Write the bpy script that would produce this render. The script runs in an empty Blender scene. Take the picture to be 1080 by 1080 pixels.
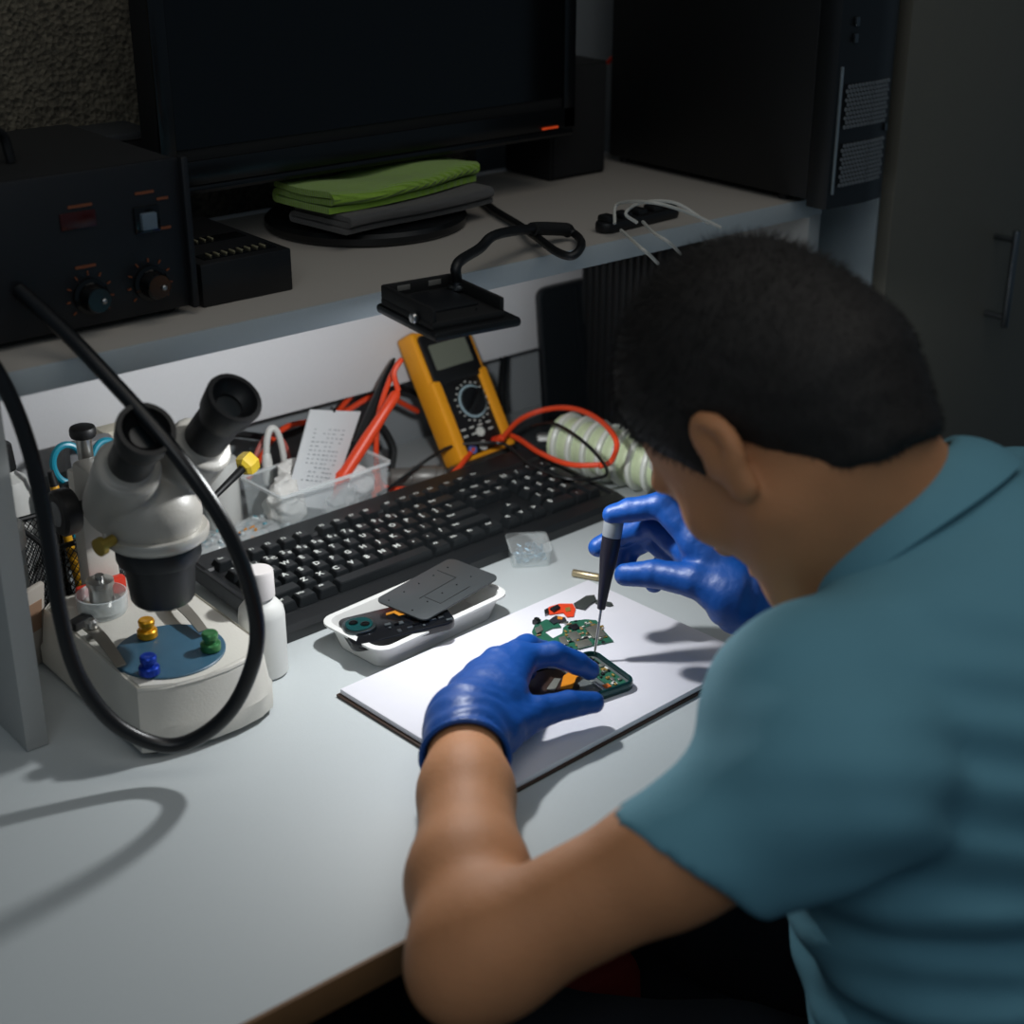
import bpy, bmesh, math, random
import numpy as np
from mathutils import Matrix, Vector, noise
SC = bpy.context.scene
COL = SC.collection
PI = math.pi
rnd = random.Random(7)
# ------------------------------------------------------------------ camera model (heights below are measured from the desk top)
FPX = 1640.0
PITCH = math.atan(736/1640.0)
AZ = math.pi/2 - math.atan(2175*math.cos(PITCH)/FPX)
CAMH = 0.698
DESK = 0.75
FW = np.array([math.sin(AZ)*math.cos(PITCH), math.cos(AZ)*math.cos(PITCH), -math.sin(PITCH)])
RT = np.array([math.cos(AZ), -math.sin(AZ), 0.0])
UP = np.cross(RT, FW)
C0 = np.array([0, 0, CAMH])
def ray(x, y): return FW*FPX + RT*(x-540) - UP*(y-540)
def atY(x, y, Y): d = ray(x, y); return Vector(d*(Y/d[1]) + C0)
def atX(x, y, X): d = ray(x, y); return Vector(d*(X/d[0]) + C0)
def atZ(x, y, z): d = ray(x, y); return Vector(d*((z-CAMH)/d[2]) + C0)
def atD(x, y, dep): return Vector(C0 + ray(x, y)*(dep/FPX))
V = Vector
# ------------------------------------------------------------------ materials
def lin(h):
    h = h.lstrip('#'); r = []
    for i in (0, 2, 4):
        c = int(h[i:i+2], 16)/255
        r.append(c/12.92 if c <= .04045 else ((c+.055)/1.055)**2.4)
    return (*r, 1)
MATS = {}
def mat(name, col, rough=.5, metal=0, var=.08, vscale=30, bump=0, bscale=200, trans=0, alpha=1, spec=.5, emit=None, est=0, coat=0, sss=0, rvar=0):
    if name in MATS: return MATS[name]
    m = bpy.data.materials.new(name); m.use_nodes = True
    nt = m.node_tree; N = nt.nodes; b = N['Principled BSDF']; Lk = nt.links
    c = lin(col) if isinstance(col, str) else col
    b.inputs['Roughness'].default_value = rough; b.inputs['Metallic'].default_value = metal
    b.inputs['Specular IOR Level'].default_value = spec
    tc = N.new('ShaderNodeTexCoord')
    nz = N.new('ShaderNodeTexNoise'); nz.inputs['Scale'].default_value = vscale; nz.inputs['Detail'].default_value = 4
    Lk.new(tc.outputs['Object'], nz.inputs['Vector'])
    mr = N.new('ShaderNodeMapRange'); mr.inputs['To Min'].default_value = 1-var; mr.inputs['To Max'].default_value = 1+var
    Lk.new(nz.outputs['Fac'], mr.inputs['Value'])
    mx = N.new('ShaderNodeVectorMath'); mx.operation = 'SCALE'; mx.inputs[0].default_value = c[:3]
    Lk.new(mr.outputs['Result'], mx.inputs['Scale']); Lk.new(mx.outputs['Vector'], b.inputs['Base Color'])
    if rvar:
        m2 = N.new('ShaderNodeMapRange'); m2.inputs['To Min'].default_value = rough-rvar; m2.inputs['To Max'].default_value = rough+rvar
        Lk.new(nz.outputs['Fac'], m2.inputs['Value']); Lk.new(m2.outputs['Result'], b.inputs['Roughness'])
    if bump:
        n2 = N.new('ShaderNodeTexNoise'); n2.inputs['Scale'].default_value = bscale; n2.inputs['Detail'].default_value = 3
        Lk.new(tc.outputs['Object'], n2.inputs['Vector'])
        bp = N.new('ShaderNodeBump'); bp.inputs['Strength'].default_value = bump; bp.inputs['Distance'].default_value = .002
        Lk.new(n2.outputs['Fac'], bp.inputs['Height']); Lk.new(bp.outputs['Normal'], b.inputs['Normal'])
    if trans: b.inputs['Transmission Weight'].default_value = trans; b.inputs['IOR'].default_value = 1.3
    if alpha < 1: b.inputs['Alpha'].default_value = alpha
    if coat: b.inputs['Coat Weight'].default_value = coat
    if sss:
        b.inputs['Subsurface Weight'].default_value = sss; b.inputs['Subsurface Radius'].default_value = (.01, .004, .002); b.inputs['Subsurface Scale'].default_value = .6
    if emit: b.inputs['Emission Color'].default_value = lin(emit); b.inputs['Emission Strength'].default_value = est
    MATS[name] = m; return m
# ------------------------------------------------------------------ mesh builders
I4 = Matrix.Identity(4)
def B(): return bmesh.new()
def frame(o, x, y):
    x = V(x).normalized(); y = V(y); y = (y - x*y.dot(x)).normalized(); z = x.cross(y)
    M = Matrix.Identity(4)
    for i in range(3): M[i][0] = x[i]; M[i][1] = y[i]; M[i][2] = z[i]; M[i][3] = o[i]
    return M
def rotz(o, deg): return Matrix.Translation(V(o)) @ Matrix.Rotation(math.radians(deg), 4, 'Z')
def _mark(bm, n0, mi):
    bm.faces.ensure_lookup_table()
    for f in bm.faces[n0:]: f.material_index = mi
def box(bm, c, s, M=I4, bev=0, mi=0, seg=2, taper=1):
    t = bmesh.new(); bmesh.ops.create_cube(t, size=1)
    for v in t.verts:
        k = taper if v.co.z > 0 else 1
        v.co = V((v.co.x*s[0]*k, v.co.y*s[1]*k, v.co.z*s[2]))
    if bev: bmesh.ops.bevel(t, geom=t.edges[:], offset=min(bev, min(s)*.49), segments=seg, affect='EDGES', profile=.5)
    return put(bm, t, M @ Matrix.Translation(V(c)), mi)
def put(bm, t, M=I4, mi=0):
    vs = {}
    for v in t.verts: vs[v] = bm.verts.new(M @ v.co)
    for f in t.faces:
        try: g = bm.faces.new([vs[v] for v in f.verts]); g.material_index = mi + f.material_index
        except ValueError: pass
    t.free(); return bm
def lathe(bm, prof, M=I4, n=28, mi=0, closed=True):
    rings = []
    for r, z in prof:
        if r < 1e-6: rings.append([bm.verts.new(M @ V((0, 0, z)))])
        else: rings.append([bm.verts.new(M @ V((r*math.cos(2*PI*i/n), r*math.sin(2*PI*i/n), z))) for i in range(n)])
    for a, b in zip(rings, rings[1:]):
        for i in range(n):
            j = (i+1) % n
            q = [a[i % len(a)], a[j % len(a)], b[j % len(b)], b[i % len(b)]]
            u = []
            for v in q:
                if v not in u: u.append(v)
            if len(u) > 2:
                f = bm.faces.new(u); f.material_index = mi
    for r, rev in ((rings[0], True), (rings[-1], False)):
        if len(r) > 2 and closed:
            f = bm.faces.new(list(reversed(r)) if rev else r); f.material_index = mi
    return bm
def axisM(p0, p1):
    p0, p1 = V(p0), V(p1); z = (p1-p0).normalized(); x = z.orthogonal().normalized(); y = z.cross(x)
    M = Matrix.Identity(4)
    for i in range(3): M[i][0] = x[i]; M[i][1] = y[i]; M[i][2] = z[i]; M[i][3] = p0[i]
    return M
def cyl(bm, p0, p1, r, r1=None, n=24, bev=0, mi=0, cap=True):
    r1 = r if r1 is None else r1; L = (V(p1)-V(p0)).length
    if bev: pr = [(r-bev, 0), (r-bev*.3, bev*.3), (r, bev), (r1, L-bev), (r1-bev*.3, L-bev*.3), (r1-bev, L)]
    else: pr = [(r, 0), (r1, L)]
    return lathe(bm, pr, axisM(p0, p1), n, mi, cap)
def spline(pts, k=8):
    P = [V(p) for p in pts]
    if len(P) < 3: return P
    P = [P[0]*2-P[1]] + P + [P[-1]*2-P[-2]]
    out = []
    for i in range(1, len(P)-2):
        a, b, c, d = P[i-1:i+3]
        for s in range(k):
            t = s/k
            out.append(.5*((2*b) + (c-a)*t + (2*a-5*b+4*c-d)*t*t + (3*b-a-3*c+d)*t**3))
    out.append(P[-2]); return out
def tube(bm, pts, r, n=10, mi=0, k=8, rad=None, caps=True):
    P = spline(pts, k); m = len(P)
    t = [(P[min(i+1, m-1)]-P[max(i-1, 0)]).normalized() for i in range(m)]
    u = t[0].orthogonal().normalized(); rings = []
    for i in range(m):
        u = (u - t[i]*u.dot(t[i])).normalized(); w = t[i].cross(u)
        rr = r if rad is None else rad(i/(m-1))
        rings.append([bm.verts.new(P[i] + (u*math.cos(2*PI*j/n) + w*math.sin(2*PI*j/n))*rr) for j in range(n)])
    for a, b in zip(rings, rings[1:]):
        for j in range(n):
            f = bm.faces.new([a[j], a[(j+1) % n], b[(j+1) % n], b[j]]); f.material_index = mi
    if caps:
        for q in (list(reversed(rings[0])), rings[-1]):
            f = bm.faces.new(q); f.material_index = mi
    return bm
def prism(bm, poly, z0, z1, M=I4, bev=0, mi=0, seg=2):
    t = bmesh.new()
    lo = [t.verts.new((x, y, z0)) for x, y in poly]; hi = [t.verts.new((x, y, z1)) for x, y in poly]
    n = len(poly)
    t.faces.new(list(reversed(lo))); t.faces.new(hi)
    for i in range(n): t.faces.new([lo[i], lo[(i+1) % n], hi[(i+1) % n], hi[i]])
    bmesh.ops.recalc_face_normals(t, faces=t.faces[:])
    if bev:
        es = [e for e in t.edges if abs(e.verts[0].co.z-e.verts[1].co.z) < 1e-9]
        bmesh.ops.bevel(t, geom=es, offset=bev, segments=seg, affect='EDGES', profile=.5)
    return put(bm, t, M, mi)
def rrect(w, h, r, n=5, cx=0, cy=0):
    o = []
    for sx, sy, a in ((1, 1, 0), (-1, 1, 90), (-1, -1, 180), (1, -1, 270)):
        for i in range(n+1):
            t = math.radians(a+90*i/n); o.append((cx+sx*(w/2-r)+r*math.cos(t), cy+sy*(h/2-r)+r*math.sin(t)))
    return o
def ellip(bm, c, s, M=I4, mi=0, u=18, v=10):
    t = bmesh.new(); bmesh.ops.create_uvsphere(t, u_segments=u, v_segments=v, radius=1)
    for q in t.verts: q.co = V((q.co.x*s[0], q.co.y*s[1], q.co.z*s[2]))
    return put(bm, t, M @ Matrix.Translation(V(c)), mi)
def sheet(bm, fn, nu, nv, th=.002, mi=0):
    """a cloth-like slab: fn(u,v) gives the mid surface, th its thickness"""
    P = [[V(fn(i/nu, j/nv)) for j in range(nv+1)] for i in range(nu+1)]
    def nrm(i, j):
        a = P[min(i+1, nu)][j]-P[max(i-1, 0)][j]; b = P[i][min(j+1, nv)]-P[i][max(j-1, 0)]
        c = a.cross(b); return c.normalized() if c.length > 1e-12 else V((0, 0, 1))
    A = [[bm.verts.new(P[i][j]+nrm(i, j)*th/2) for j in range(nv+1)] for i in range(nu+1)]
    Bk = [[bm.verts.new(P[i][j]-nrm(i, j)*th/2) for j in range(nv+1)] for i in range(nu+1)]
    def q(*v):
        f = bm.faces.new(v); f.material_index = mi
    for i in range(nu):
        for j in range(nv):
            q(A[i][j], A[i+1][j], A[i+1][j+1], A[i][j+1]); q(Bk[i][j], Bk[i][j+1], Bk[i+1][j+1], Bk[i+1][j])
    for i in range(nu):
        q(A[i][0], Bk[i][0], Bk[i+1][0], A[i+1][0]); q(A[i][nv], A[i+1][nv], Bk[i+1][nv], Bk[i][nv])
    for j in range(nv):
        q(A[0][j], A[0][j+1], Bk[0][j+1], Bk[0][j]); q(A[nu][j], Bk[nu][j], Bk[nu][j+1], A[nu][j+1])
    return bm
_TX = {}
def text_bm(s, size, M, bm, mi=0, th=.0003):
    if s not in _TX:
        cu = bpy.data.curves.new('legend', 'FONT'); cu.body = s; cu.size = 1; cu.align_x = 'CENTER'; cu.align_y = 'CENTER'; cu.resolution_u = 2; cu.offset = .035
        o = bpy.data.objects.new('legend', cu); COL.objects.link(o)
        bpy.context.view_layer.update()
        me = bpy.data.meshes.new_from_object(o.evaluated_get(bpy.context.evaluated_depsgraph_get()))
        _TX[s] = ([v.co.copy() for v in me.vertices], [list(p.vertices) for p in me.polygons])
        bpy.data.objects.remove(o); bpy.data.curves.remove(cu); bpy.data.meshes.remove(me)
    vs, fs = _TX[s]
    w = [bm.verts.new(M @ V((v.x*size, v.y*size, th))) for v in vs]
    for f in fs:
        try: g = bm.faces.new([w[i] for i in f]); g.material_index = mi
        except ValueError: pass
# ------------------------------------------------------------------ objects
def wloc(o):
    p = V((0, 0, 0))
    while o is not None: p += o.location; o = o.parent
    return p
def obj(name, bm, mats, parent=None, ang=35, smooth=True):
    if not isinstance(bm, bpy.types.Mesh):
        bmesh.ops.recalc_face_normals(bm, faces=bm.faces[:])
        me = bpy.data.meshes.new(name); bm.to_mesh(me); bm.free()
    else: me = bm
    for m in (mats if isinstance(mats, (list, tuple)) else [mats]): me.materials.append(m)
    if smooth:
        me.shade_smooth()
        if ang: me.set_sharp_from_angle(angle=math.radians(ang))
    o = bpy.data.objects.new(name, me); COL.objects.link(o)
    n = len(me.vertices); co = np.empty(n*3, np.float32); me.vertices.foreach_get('co', co); co = co.reshape(-1, 3)
    lo, hi = co.min(0), co.max(0)
    base = V(((lo[0]+hi[0])/2, (lo[1]+hi[1])/2, lo[2]))
    me.transform(Matrix.Translation(-base))
    if parent is not None: o.parent = parent; o.location = base - wloc(parent)
    else: o.location = base
    return o
def tag(o, label, cat, group=None):
    o['label'] = label; o['category'] = cat
    if group: o['group'] = group
    return o
def thing(name, loc, label, cat, group=None):
    o = bpy.data.objects.new(name, None); o.empty_display_size = .02; COL.objects.link(o); o.location = V(loc)
    return tag(o, label, cat, group)
def struct(o): o['kind'] = 'structure'; return o
# ------------------------------------------------------------------ distance-field bodies
def smin(a, b, k):
    h = np.maximum(k-np.abs(a-b), 0)/k
    return np.minimum(a, b) - h*h*k*.25
def smax(a, b, k): return -smin(-a, -b, k)
def rc(P, a, b, ra, rb):
    a = np.array(a, np.float32); b = np.array(b, np.float32); d = b-a
    t = np.clip(((P-a)@d)/max(d@d, 1e-12), 0, 1)
    return np.linalg.norm(P-a-t[:, None]*d, axis=1) - (ra+(rb-ra)*t)
def chain(P, pts, k=.004):
    """pts: [(point, radius), ...]"""
    r = None
    for (a, ra), (b, rb) in zip(pts, pts[1:]):
        d = rc(P, a, b, ra, rb); r = d if r is None else smin(r, d, k)
    return r
def ell(P, c, s, R=None):
    q = P-np.array(c, np.float32)
    if R is not None: q = q@np.array(R, np.float32)      # columns of R are the axes
    s = np.array(s, np.float32)
    k0 = np.linalg.norm(q/s, axis=1); k1 = np.linalg.norm(q/(s*s), axis=1)
    return k0*(k0-1)/np.maximum(k1, 1e-9)
def surf(fn, lo, hi, h, name='m'):
    lo = np.array(lo, float); n = np.ceil((np.array(hi)-lo)/h).astype(int)+1
    bs = 8; nb = np.ceil(n/bs).astype(int); n = nb*bs
    g = np.full(n, 1.0, np.float32)
    bi = np.stack(np.meshgrid(*[np.arange(k) for k in nb], indexing='ij'), -1).reshape(-1, 3)
    cen = (lo+(bi*bs+(bs-1)/2)*h).astype(np.float32)
    fv = fn(cen); R = bs*h*.9*1.25
    off = np.stack(np.meshgrid(*[np.arange(bs)]*3, indexing='ij'), -1).reshape(-1, 3)
    act = np.abs(fv) < R
    for q in bi[(~act) & (fv < 0)]: g[q[0]*bs:q[0]*bs+bs, q[1]*bs:q[1]*bs+bs, q[2]*bs:q[2]*bs+bs] = -1
    ab = bi[act]
    for s in range(0, len(ab), 400):
        idx = (ab[s:s+400, None, :]*bs+off[None]).reshape(-1, 3)
        g[idx[:, 0], idx[:, 1], idx[:, 2]] = fn((lo+idx*h).astype(np.float32))
    S = g < 0
    c = S[:-1, :-1, :-1].astype(np.int8)
    tot = sum(S[a:n[0]-1+a, b:n[1]-1+b, d:n[2]-1+d].astype(np.int8) for a in (0, 1) for b in (0, 1) for d in (0, 1))
    cell = np.argwhere((tot > 0) & (tot < 8))
    vid = np.full(n, -1, np.int32); vid[cell[:, 0], cell[:, 1], cell[:, 2]] = np.arange(len(cell))
    acc = np.zeros((len(cell), 3)); cnt = np.zeros(len(cell))
    cs = [np.array(q) for q in ((0,0,0),(1,0,0),(0,1,0),(1,1,0),(0,0,1),(1,0,1),(0,1,1),(1,1,1))]
    for i in range(8):
        for ax in range(3):
            if cs[i][ax] == 0:
                a = cell+cs[i]; e = np.zeros(3, int); e[ax] = 1; b = a+e
                va = g[a[:, 0], a[:, 1], a[:, 2]]; vb = g[b[:, 0], b[:, 1], b[:, 2]]
                m = (va < 0) != (vb < 0)
                t = np.where(m, va/np.where(m, va-vb, 1), 0)
                acc += np.where(m[:, None], a+t[:, None]*e, 0); cnt += m
    vert = lo+acc/cnt[:, None]*h
    faces = []
    for ax in range(3):
        e = np.zeros(3, int); e[ax] = 1; u = np.roll(e, 1); w = np.roll(e, 2)
        sl0 = [slice(1, None)]*3; sl1 = [slice(1, None)]*3
        A = S[1:-1, 1:-1, 1:-1]; Bq = S[1+e[0]:n[0]-1+e[0], 1+e[1]:n[1]-1+e[1], 1+e[2]:n[2]-1+e[2]]
        for flip, mm in ((False, A & ~Bq), (True, ~A & Bq)):
            p = np.argwhere(mm)+1
            q = [vid[tuple((p+o).T)] for o in (-u-w, -w, 0*e, -u)]
            q = np.stack(q if not flip else q[::-1], 1)
            faces.append(q[(q >= 0).all(1)])
    F = np.concatenate(faces)
    # two smoothing passes
    me = bpy.data.meshes.new(name)
    me.vertices.add(len(vert)); me.vertices.foreach_set('co', vert.astype(np.float32).ravel())
    me.loops.add(F.size); me.loops.foreach_set('vertex_index', F.astype(np.int32).ravel())
    me.polygons.add(len(F)); me.polygons.foreach_set('loop_start', np.arange(0, F.size, 4, dtype=np.int32))
    me.update(calc_edges=True); me.validate()
    return me
def relax(me, it=2, lam=.5):
    n = len(me.vertices); co = np.empty(n*3); me.vertices.foreach_get('co', co); co = co.reshape(-1, 3)
    ed = np.empty(len(me.edges)*2, np.int32); me.edges.foreach_get('vertices', ed); ed = ed.reshape(-1, 2)
    deg = np.bincount(ed.ravel(), minlength=n)[:, None].clip(1)
    for i in range(it*2):
        s = np.zeros_like(co); np.add.at(s, ed[:, 0], co[ed[:, 1]]); np.add.at(s, ed[:, 1], co[ed[:, 0]])
        co += (lam if i % 2 == 0 else -lam*.98)*(s/deg-co)
    me.vertices.foreach_set('co', co.astype(np.float32).ravel()); me.update()
    return me
def nz(P, s, seed=0):
    """cheap smooth pseudo-noise from sines, array in, array out"""
    q = P*s+seed
    return (np.sin(q[:, 0]*1.0+1.7*np.sin(q[:, 1]*.9+.4))*np.sin(q[:, 1]*1.3+1.1*np.sin(q[:, 2]*1.2))+np.sin(q[:, 2]*1.1+1.3*np.sin(q[:, 0]*.8+1.)))*.5
LAMP_W, AMB_W, AMB2_W, WORLD, EXPO = 4.4, 4.6, 5.0, .08, 0
# ================================================================== the setting
WALLY = 1.46
S = .32                                             # top of the upper shelf
def stone_mat():
    m = mat('rough_stone', '4a4338', .95, var=0)
    nt = m.node_tree; N = nt.nodes; L = nt.links; b = N['Principled BSDF']
    tc = N.new('ShaderNodeTexCoord'); vo = N.new('ShaderNodeTexVoronoi'); vo.inputs['Scale'].default_value = 170
    n1 = N.new('ShaderNodeTexNoise'); n1.inputs['Scale'].default_value = 130; n1.inputs['Detail'].default_value = 8; n1.inputs['Roughness'].default_value = .75
    L.new(tc.outputs['Object'], n1.inputs['Vector']); L.new(tc.outputs['Object'], vo.inputs['Vector'])
    cr = N.new('ShaderNodeValToRGB'); cr.color_ramp.elements[0].position = .3; cr.color_ramp.elements[0].color = lin('37332c'); cr.color_ramp.elements[1].position = .7; cr.color_ramp.elements[1].color = lin('8f8672')
    L.new(n1.outputs['Fac'], cr.inputs['Fac']); L.new(cr.outputs['Color'], b.inputs['Base Color'])
    ad = N.new('ShaderNodeMath'); ad.operation = 'ADD'; L.new(n1.outputs['Fac'], ad.inputs[0]); L.new(vo.outputs['Distance'], ad.inputs[1])
    bp = N.new('ShaderNodeBump'); bp.inputs['Strength'].default_value = 1; bp.inputs['Distance'].default_value = .006
    L.new(ad.outputs['Value'], bp.inputs['Height']); L.new(bp.outputs['Normal'], b.inputs['Normal'])
    return m
bm = B(); box(bm, (.35, WALLY+.05, 1.025), (1.6, .1, 1.65)); struct(obj('wall_back', bm, stone_mat()))
bm = B(); box(bm, (1.72, WALLY+.05, .55), (1.139, .1, 2.6)); box(bm, (.35, WALLY+.05, -.2755), (1.601, .1, .949)); struct(obj('wall_back', bm, mat('grey_plaster', '8d9295', .85, var=.05, bump=.3, bscale=120)))
bm = B(); box(bm, (.9, .55, -DESK-.02), (3.4, 2.6, .04)); struct(obj('floor', bm, mat('dark_floor', '2a2826', .6, var=.15, vscale=6)))

M_lam = mat('grey_laminate', 'b9bfc0', .55, var=.035, vscale=500, bump=.05, bscale=600, rvar=.05)
M_shelf = mat('shelf_laminate', 'a8a29a', .5, var=.04, vscale=400, bump=.05, bscale=500)
M_edge = mat('brown_edge_band', '70502f', .6, var=.12, vscale=40)
M_shedge = mat('shelf_edge_band', 'a3abae', .5, var=.03, vscale=300)
M_white = mat('white_board', 'd6d6d8', .55, var=.03, vscale=300, bump=.05, bscale=500)
M_dark = mat('dark_board', '2c2b2b', .6, var=.06)
M_black = mat('black_plastic', '101113', .42, var=.1, bump=.12, bscale=900)
M_matt = mat('matt_black', '08090a', .75, var=.1, bump=.1, bscale=700)
M_gloss = mat('gloss_black', '08090a', .15, var=.05)
M_rub = mat('black_rubber', '0c0d0f', .5, var=.1)
M_steel = mat('steel', 'b8b8b6', .28, 1, var=.05)
M_dsteel = mat('dark_steel', '6d7276', .35, 1, var=.05)
M_orange = mat('orange_mark', '6e3a1d', .6)
M_wmark = mat('white_mark', 'c9c9c2', .6)
M_red = mat('red_plastic', 'd1331b', .4, var=.05)
M_brass = mat('brass', 'c8a15a', .3, 1, var=.05)

d = thing('workbench', (.6, 1.06, -DESK), 'grey laminate workbench with a brown front edge, under everything on it', 'desk')
bm = B(); box(bm, (.5, 1.069, -.0125), (1.8, .742, .025), bev=.001); obj('tabletop', bm, M_lam, d)
bm = B(); box(bm, (.5, .697, -.0125), (1.8, .0035, .0255), bev=.0006); obj('edge_band', bm, M_edge, d)
for x in (-.37, .25, 1.38):
    bm = B(); box(bm, (x, 1.09, -.3875), (.02, .66, .725), bev=.001); obj('leg_panel', bm, M_dark, d)
bm = B(); box(bm, (.5, 1.40, -.2), (1.76, .016, .34), bev=.001); obj('modesty_panel', bm, M_dark, d)

h = thing('desk_hutch', (.856, 1.23, 0), 'pale raised shelf unit standing on the back of the bench', 'shelf')
bm = B(); box(bm, (.856, 1.2415, .31), (.95, .317, .02), bev=.0008); obj('shelf_board', bm, M_shelf, h)
bm = B(); box(bm, (.856, 1.0815, .31), (.95, .003, .0202), bev=.0006); obj('edge_band', bm, M_shedge, h)
for x in (.3905, 1.3215):
    bm = B(); box(bm, (x, 1.2405, .15), (.019, .319, .299), bev=.0008); obj('side_panel', bm, mat('upright_board', 'a9aaa8', .5, var=.03, vscale=300), h)
bm = B(); box(bm, (.856, 1.4075, .207), (.911, .0145, .226), bev=.0008); obj('back_panel', bm, M_white, h)

c = thing('cabinet', (1.85, 1.25, -DESK), 'tall dark grey cabinet with a bar handle beside the bench', 'cabinet')
M_cab = mat('cabinet_door', '58574f', .55, var=.05, vscale=60, bump=.15, bscale=500)
bm = B(); box(bm, (1.424, 1.262, .425), (.02, .385, 2.35), bev=.001); obj('side_board', bm, mat('cabinet_side', '8b979d', .5, var=.04, vscale=60), c)
bm = B(); box(bm, (1.83, 1.26, .425), (.79, .37, 2.34)); obj('carcass', bm, M_dark, c)
d0 = None
bm = B(); box(bm, (1.629, 1.058, .425), (.4295, .019, 2.346), bev=.0015); d0 = obj('door', bm, M_cab, c)
bm = B(); hb = atY(1071, 244, 1.02); ht = hb.z; hx = 1.62; hl = atY(1060, 345, 1.02).z
hx = atY(1066, 294, 1.02).x
cyl(bm, (hx, 1.02, hl), (hx, 1.02, ht), .0045, bev=.001, n=16)
for z in (hl+.012, ht-.012): cyl(bm, (hx, 1.02, z), (hx, 1.0485, z), .0035, n=12)
obj('handle', bm, M_dsteel, d0)
bm = B(); box(bm, (2.06, 1.058, .425), (.426, .019, 2.346), bev=.0015); obj('door', bm, M_cab, c)

# ================================================================== things on the upper shelf
# --- rework station (black box, knobs, display)
M_navy = mat('station_front', '0a0d12', .5, var=.08, bump=.1, bscale=700)
st = thing('rework_station', (.49, 1.23, S), 'black soldering station box with two knobs and a small red display on the shelf', 'equipment')
Yf = 1.128
bm = B(); box(bm, (.488, 1.233, S+.068), (.206, .204, .118), bev=.003); obj('case', bm, M_matt, st)
bm = B(); box(bm, (.488, 1.1305, S+.068), (.21, .005, .122), bev=.0015)
for sx in (-1, 1): box(bm, (.488+sx*.102, 1.1275, S+.068), (.006, .011, .124), bev=.0015)
fp = obj('front_panel', bm, M_navy, st)
P = lambda x, y: atY(x, y, Yf)
def rectp(x0, y0, x1, y1, Y):
    a = atY((x0+x1)/2, (y0+y1)/2, Y); w = abs(atY(x1, y0, Y).x-atY(x0, y0, Y).x); hh = abs(atY(x0, y0, Y).z-atY(x0, y1, Y).z)
    return a, w, hh
a, w, hh = rectp(63, 223, 101, 241, Yf); bm = B(); box(bm, a, (w, .003, hh), bev=.0005); obj('display', bm, mat('red_display', '330b0a', .25), fp)
a, w, hh = rectp(141, 216, 168, 246, Yf); bm = B(); box(bm, a, (w, .004, hh*.95), bev=.0008); sw = obj('switch', bm, M_gloss, fp)
bm = B(); box(bm, a+V((0, -.0035, -.001)), (w*.6, .005, hh*.6), Matrix.Translation(V((0, 0, 0))), bev=.001); obj('rocker', bm, mat('grey_rocker', '5c6a75', .3), sw)
for kx, ky in ((95, 312), (158, 298)):
    q = P(kx, ky)
    bm = B(); lathe(bm, [(.0145, 0), (.0145, .003), (.0115, .004), (.0105, .016), (.0095, .0175), (0, .0175)], axisM(q+V((0, -.0002, 0)), q+V((0, -1, 0))), 24)
    kb = obj('knob', bm, M_gloss, fp)
    bm = B(); ellip(bm, q+V((.0035, -.0185, -.001)), (.0022, .0012, .0022)); obj('pointer', bm, M_steel, kb)
    for i in range(9):
        bm = B(); t = math.radians(-40+i*32.5); box(bm, (0, 0, 0), (.0032, .0012, .0012), Matrix.Translation(q) @ Matrix.Rotation(-t, 4, 'Y') @ Matrix.Translation(V((.0185, -.0003, 0)))); obj('dial_mark', bm, M_orange, fp)
for x, y, ww in ((84, 217, 26), (152, 203, 20), (171, 209, 12), (174, 240, 12), (90, 281, 22)):
    a, w, hh = rectp(x-ww/2, y-2, x+ww/2, y+2, Yf); bm = B(); box(bm, a+V((0, -.0002, 0)), (w, .001, .0022)); obj('panel_mark', bm, M_orange, fp)
bm = B(); tube(bm, [(.43, 1.17, S+.128), (.43, 1.18, S+.148), (.455, 1.19, S+.156), (.475, 1.2, S+.15), (.48, 1.2, S+.128)], .004, 10); hd = obj('carry_handle', bm, M_rub, st)
bm = B(); ellip(bm, (.46, 1.187, S+.159), (.005, .004, .003)); obj('rivet', bm, M_steel, hd)
for x in (.40, .575):
    for y in (1.15, 1.32):
        bm = B(); cyl(bm, (x, y, S+.0004), (x, y, S+.0095), .008, .009, n=16); obj('foot', bm, M_rub, st)

# --- small black box with sockets
mb = thing('connector_box', (.65, 1.24, S), 'low black connector box with rows of pale contacts beside the soldering station', 'box')
bm = B(); box(bm, (.647, 1.228, S+.0185), (.088, .186, .037), bev=.0015); mc = obj('case', bm, M_black, mb)
for r, (yy, nn) in enumerate(((1.155, 8), (1.205, 5))):
    bm = B(); box(bm, (.648, yy, S+.0373), (.07, .018, .001)); obj('recess', bm, M_gloss, mc)
    for i in range(nn):
        bm = B(); box(bm, (.622+i*.0075, yy, S+.0385), (.0018, .009, .0016), rotz((0, 0, 0), 0), bev=.0003); obj('contact', bm, mat('pale_contact', '7f7a62', .4), mc)

# --- black equipment box behind the station
eb = thing('equipment_box', (.69, 1.4, S), 'flat black box behind the soldering station, under the stone wall', 'box')
bm = B(); box(bm, (.60, 1.3895, S+.05), (.17, .06, .1), bev=.002); obj('case', bm, M_matt, eb)
bm = B(); box(bm, (.60, 1.3895, S+.1035), (.174, .064, .007), bev=.0015); obj('lid', bm, mat('grey_lid', '3b3d3f', .5), eb)

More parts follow.
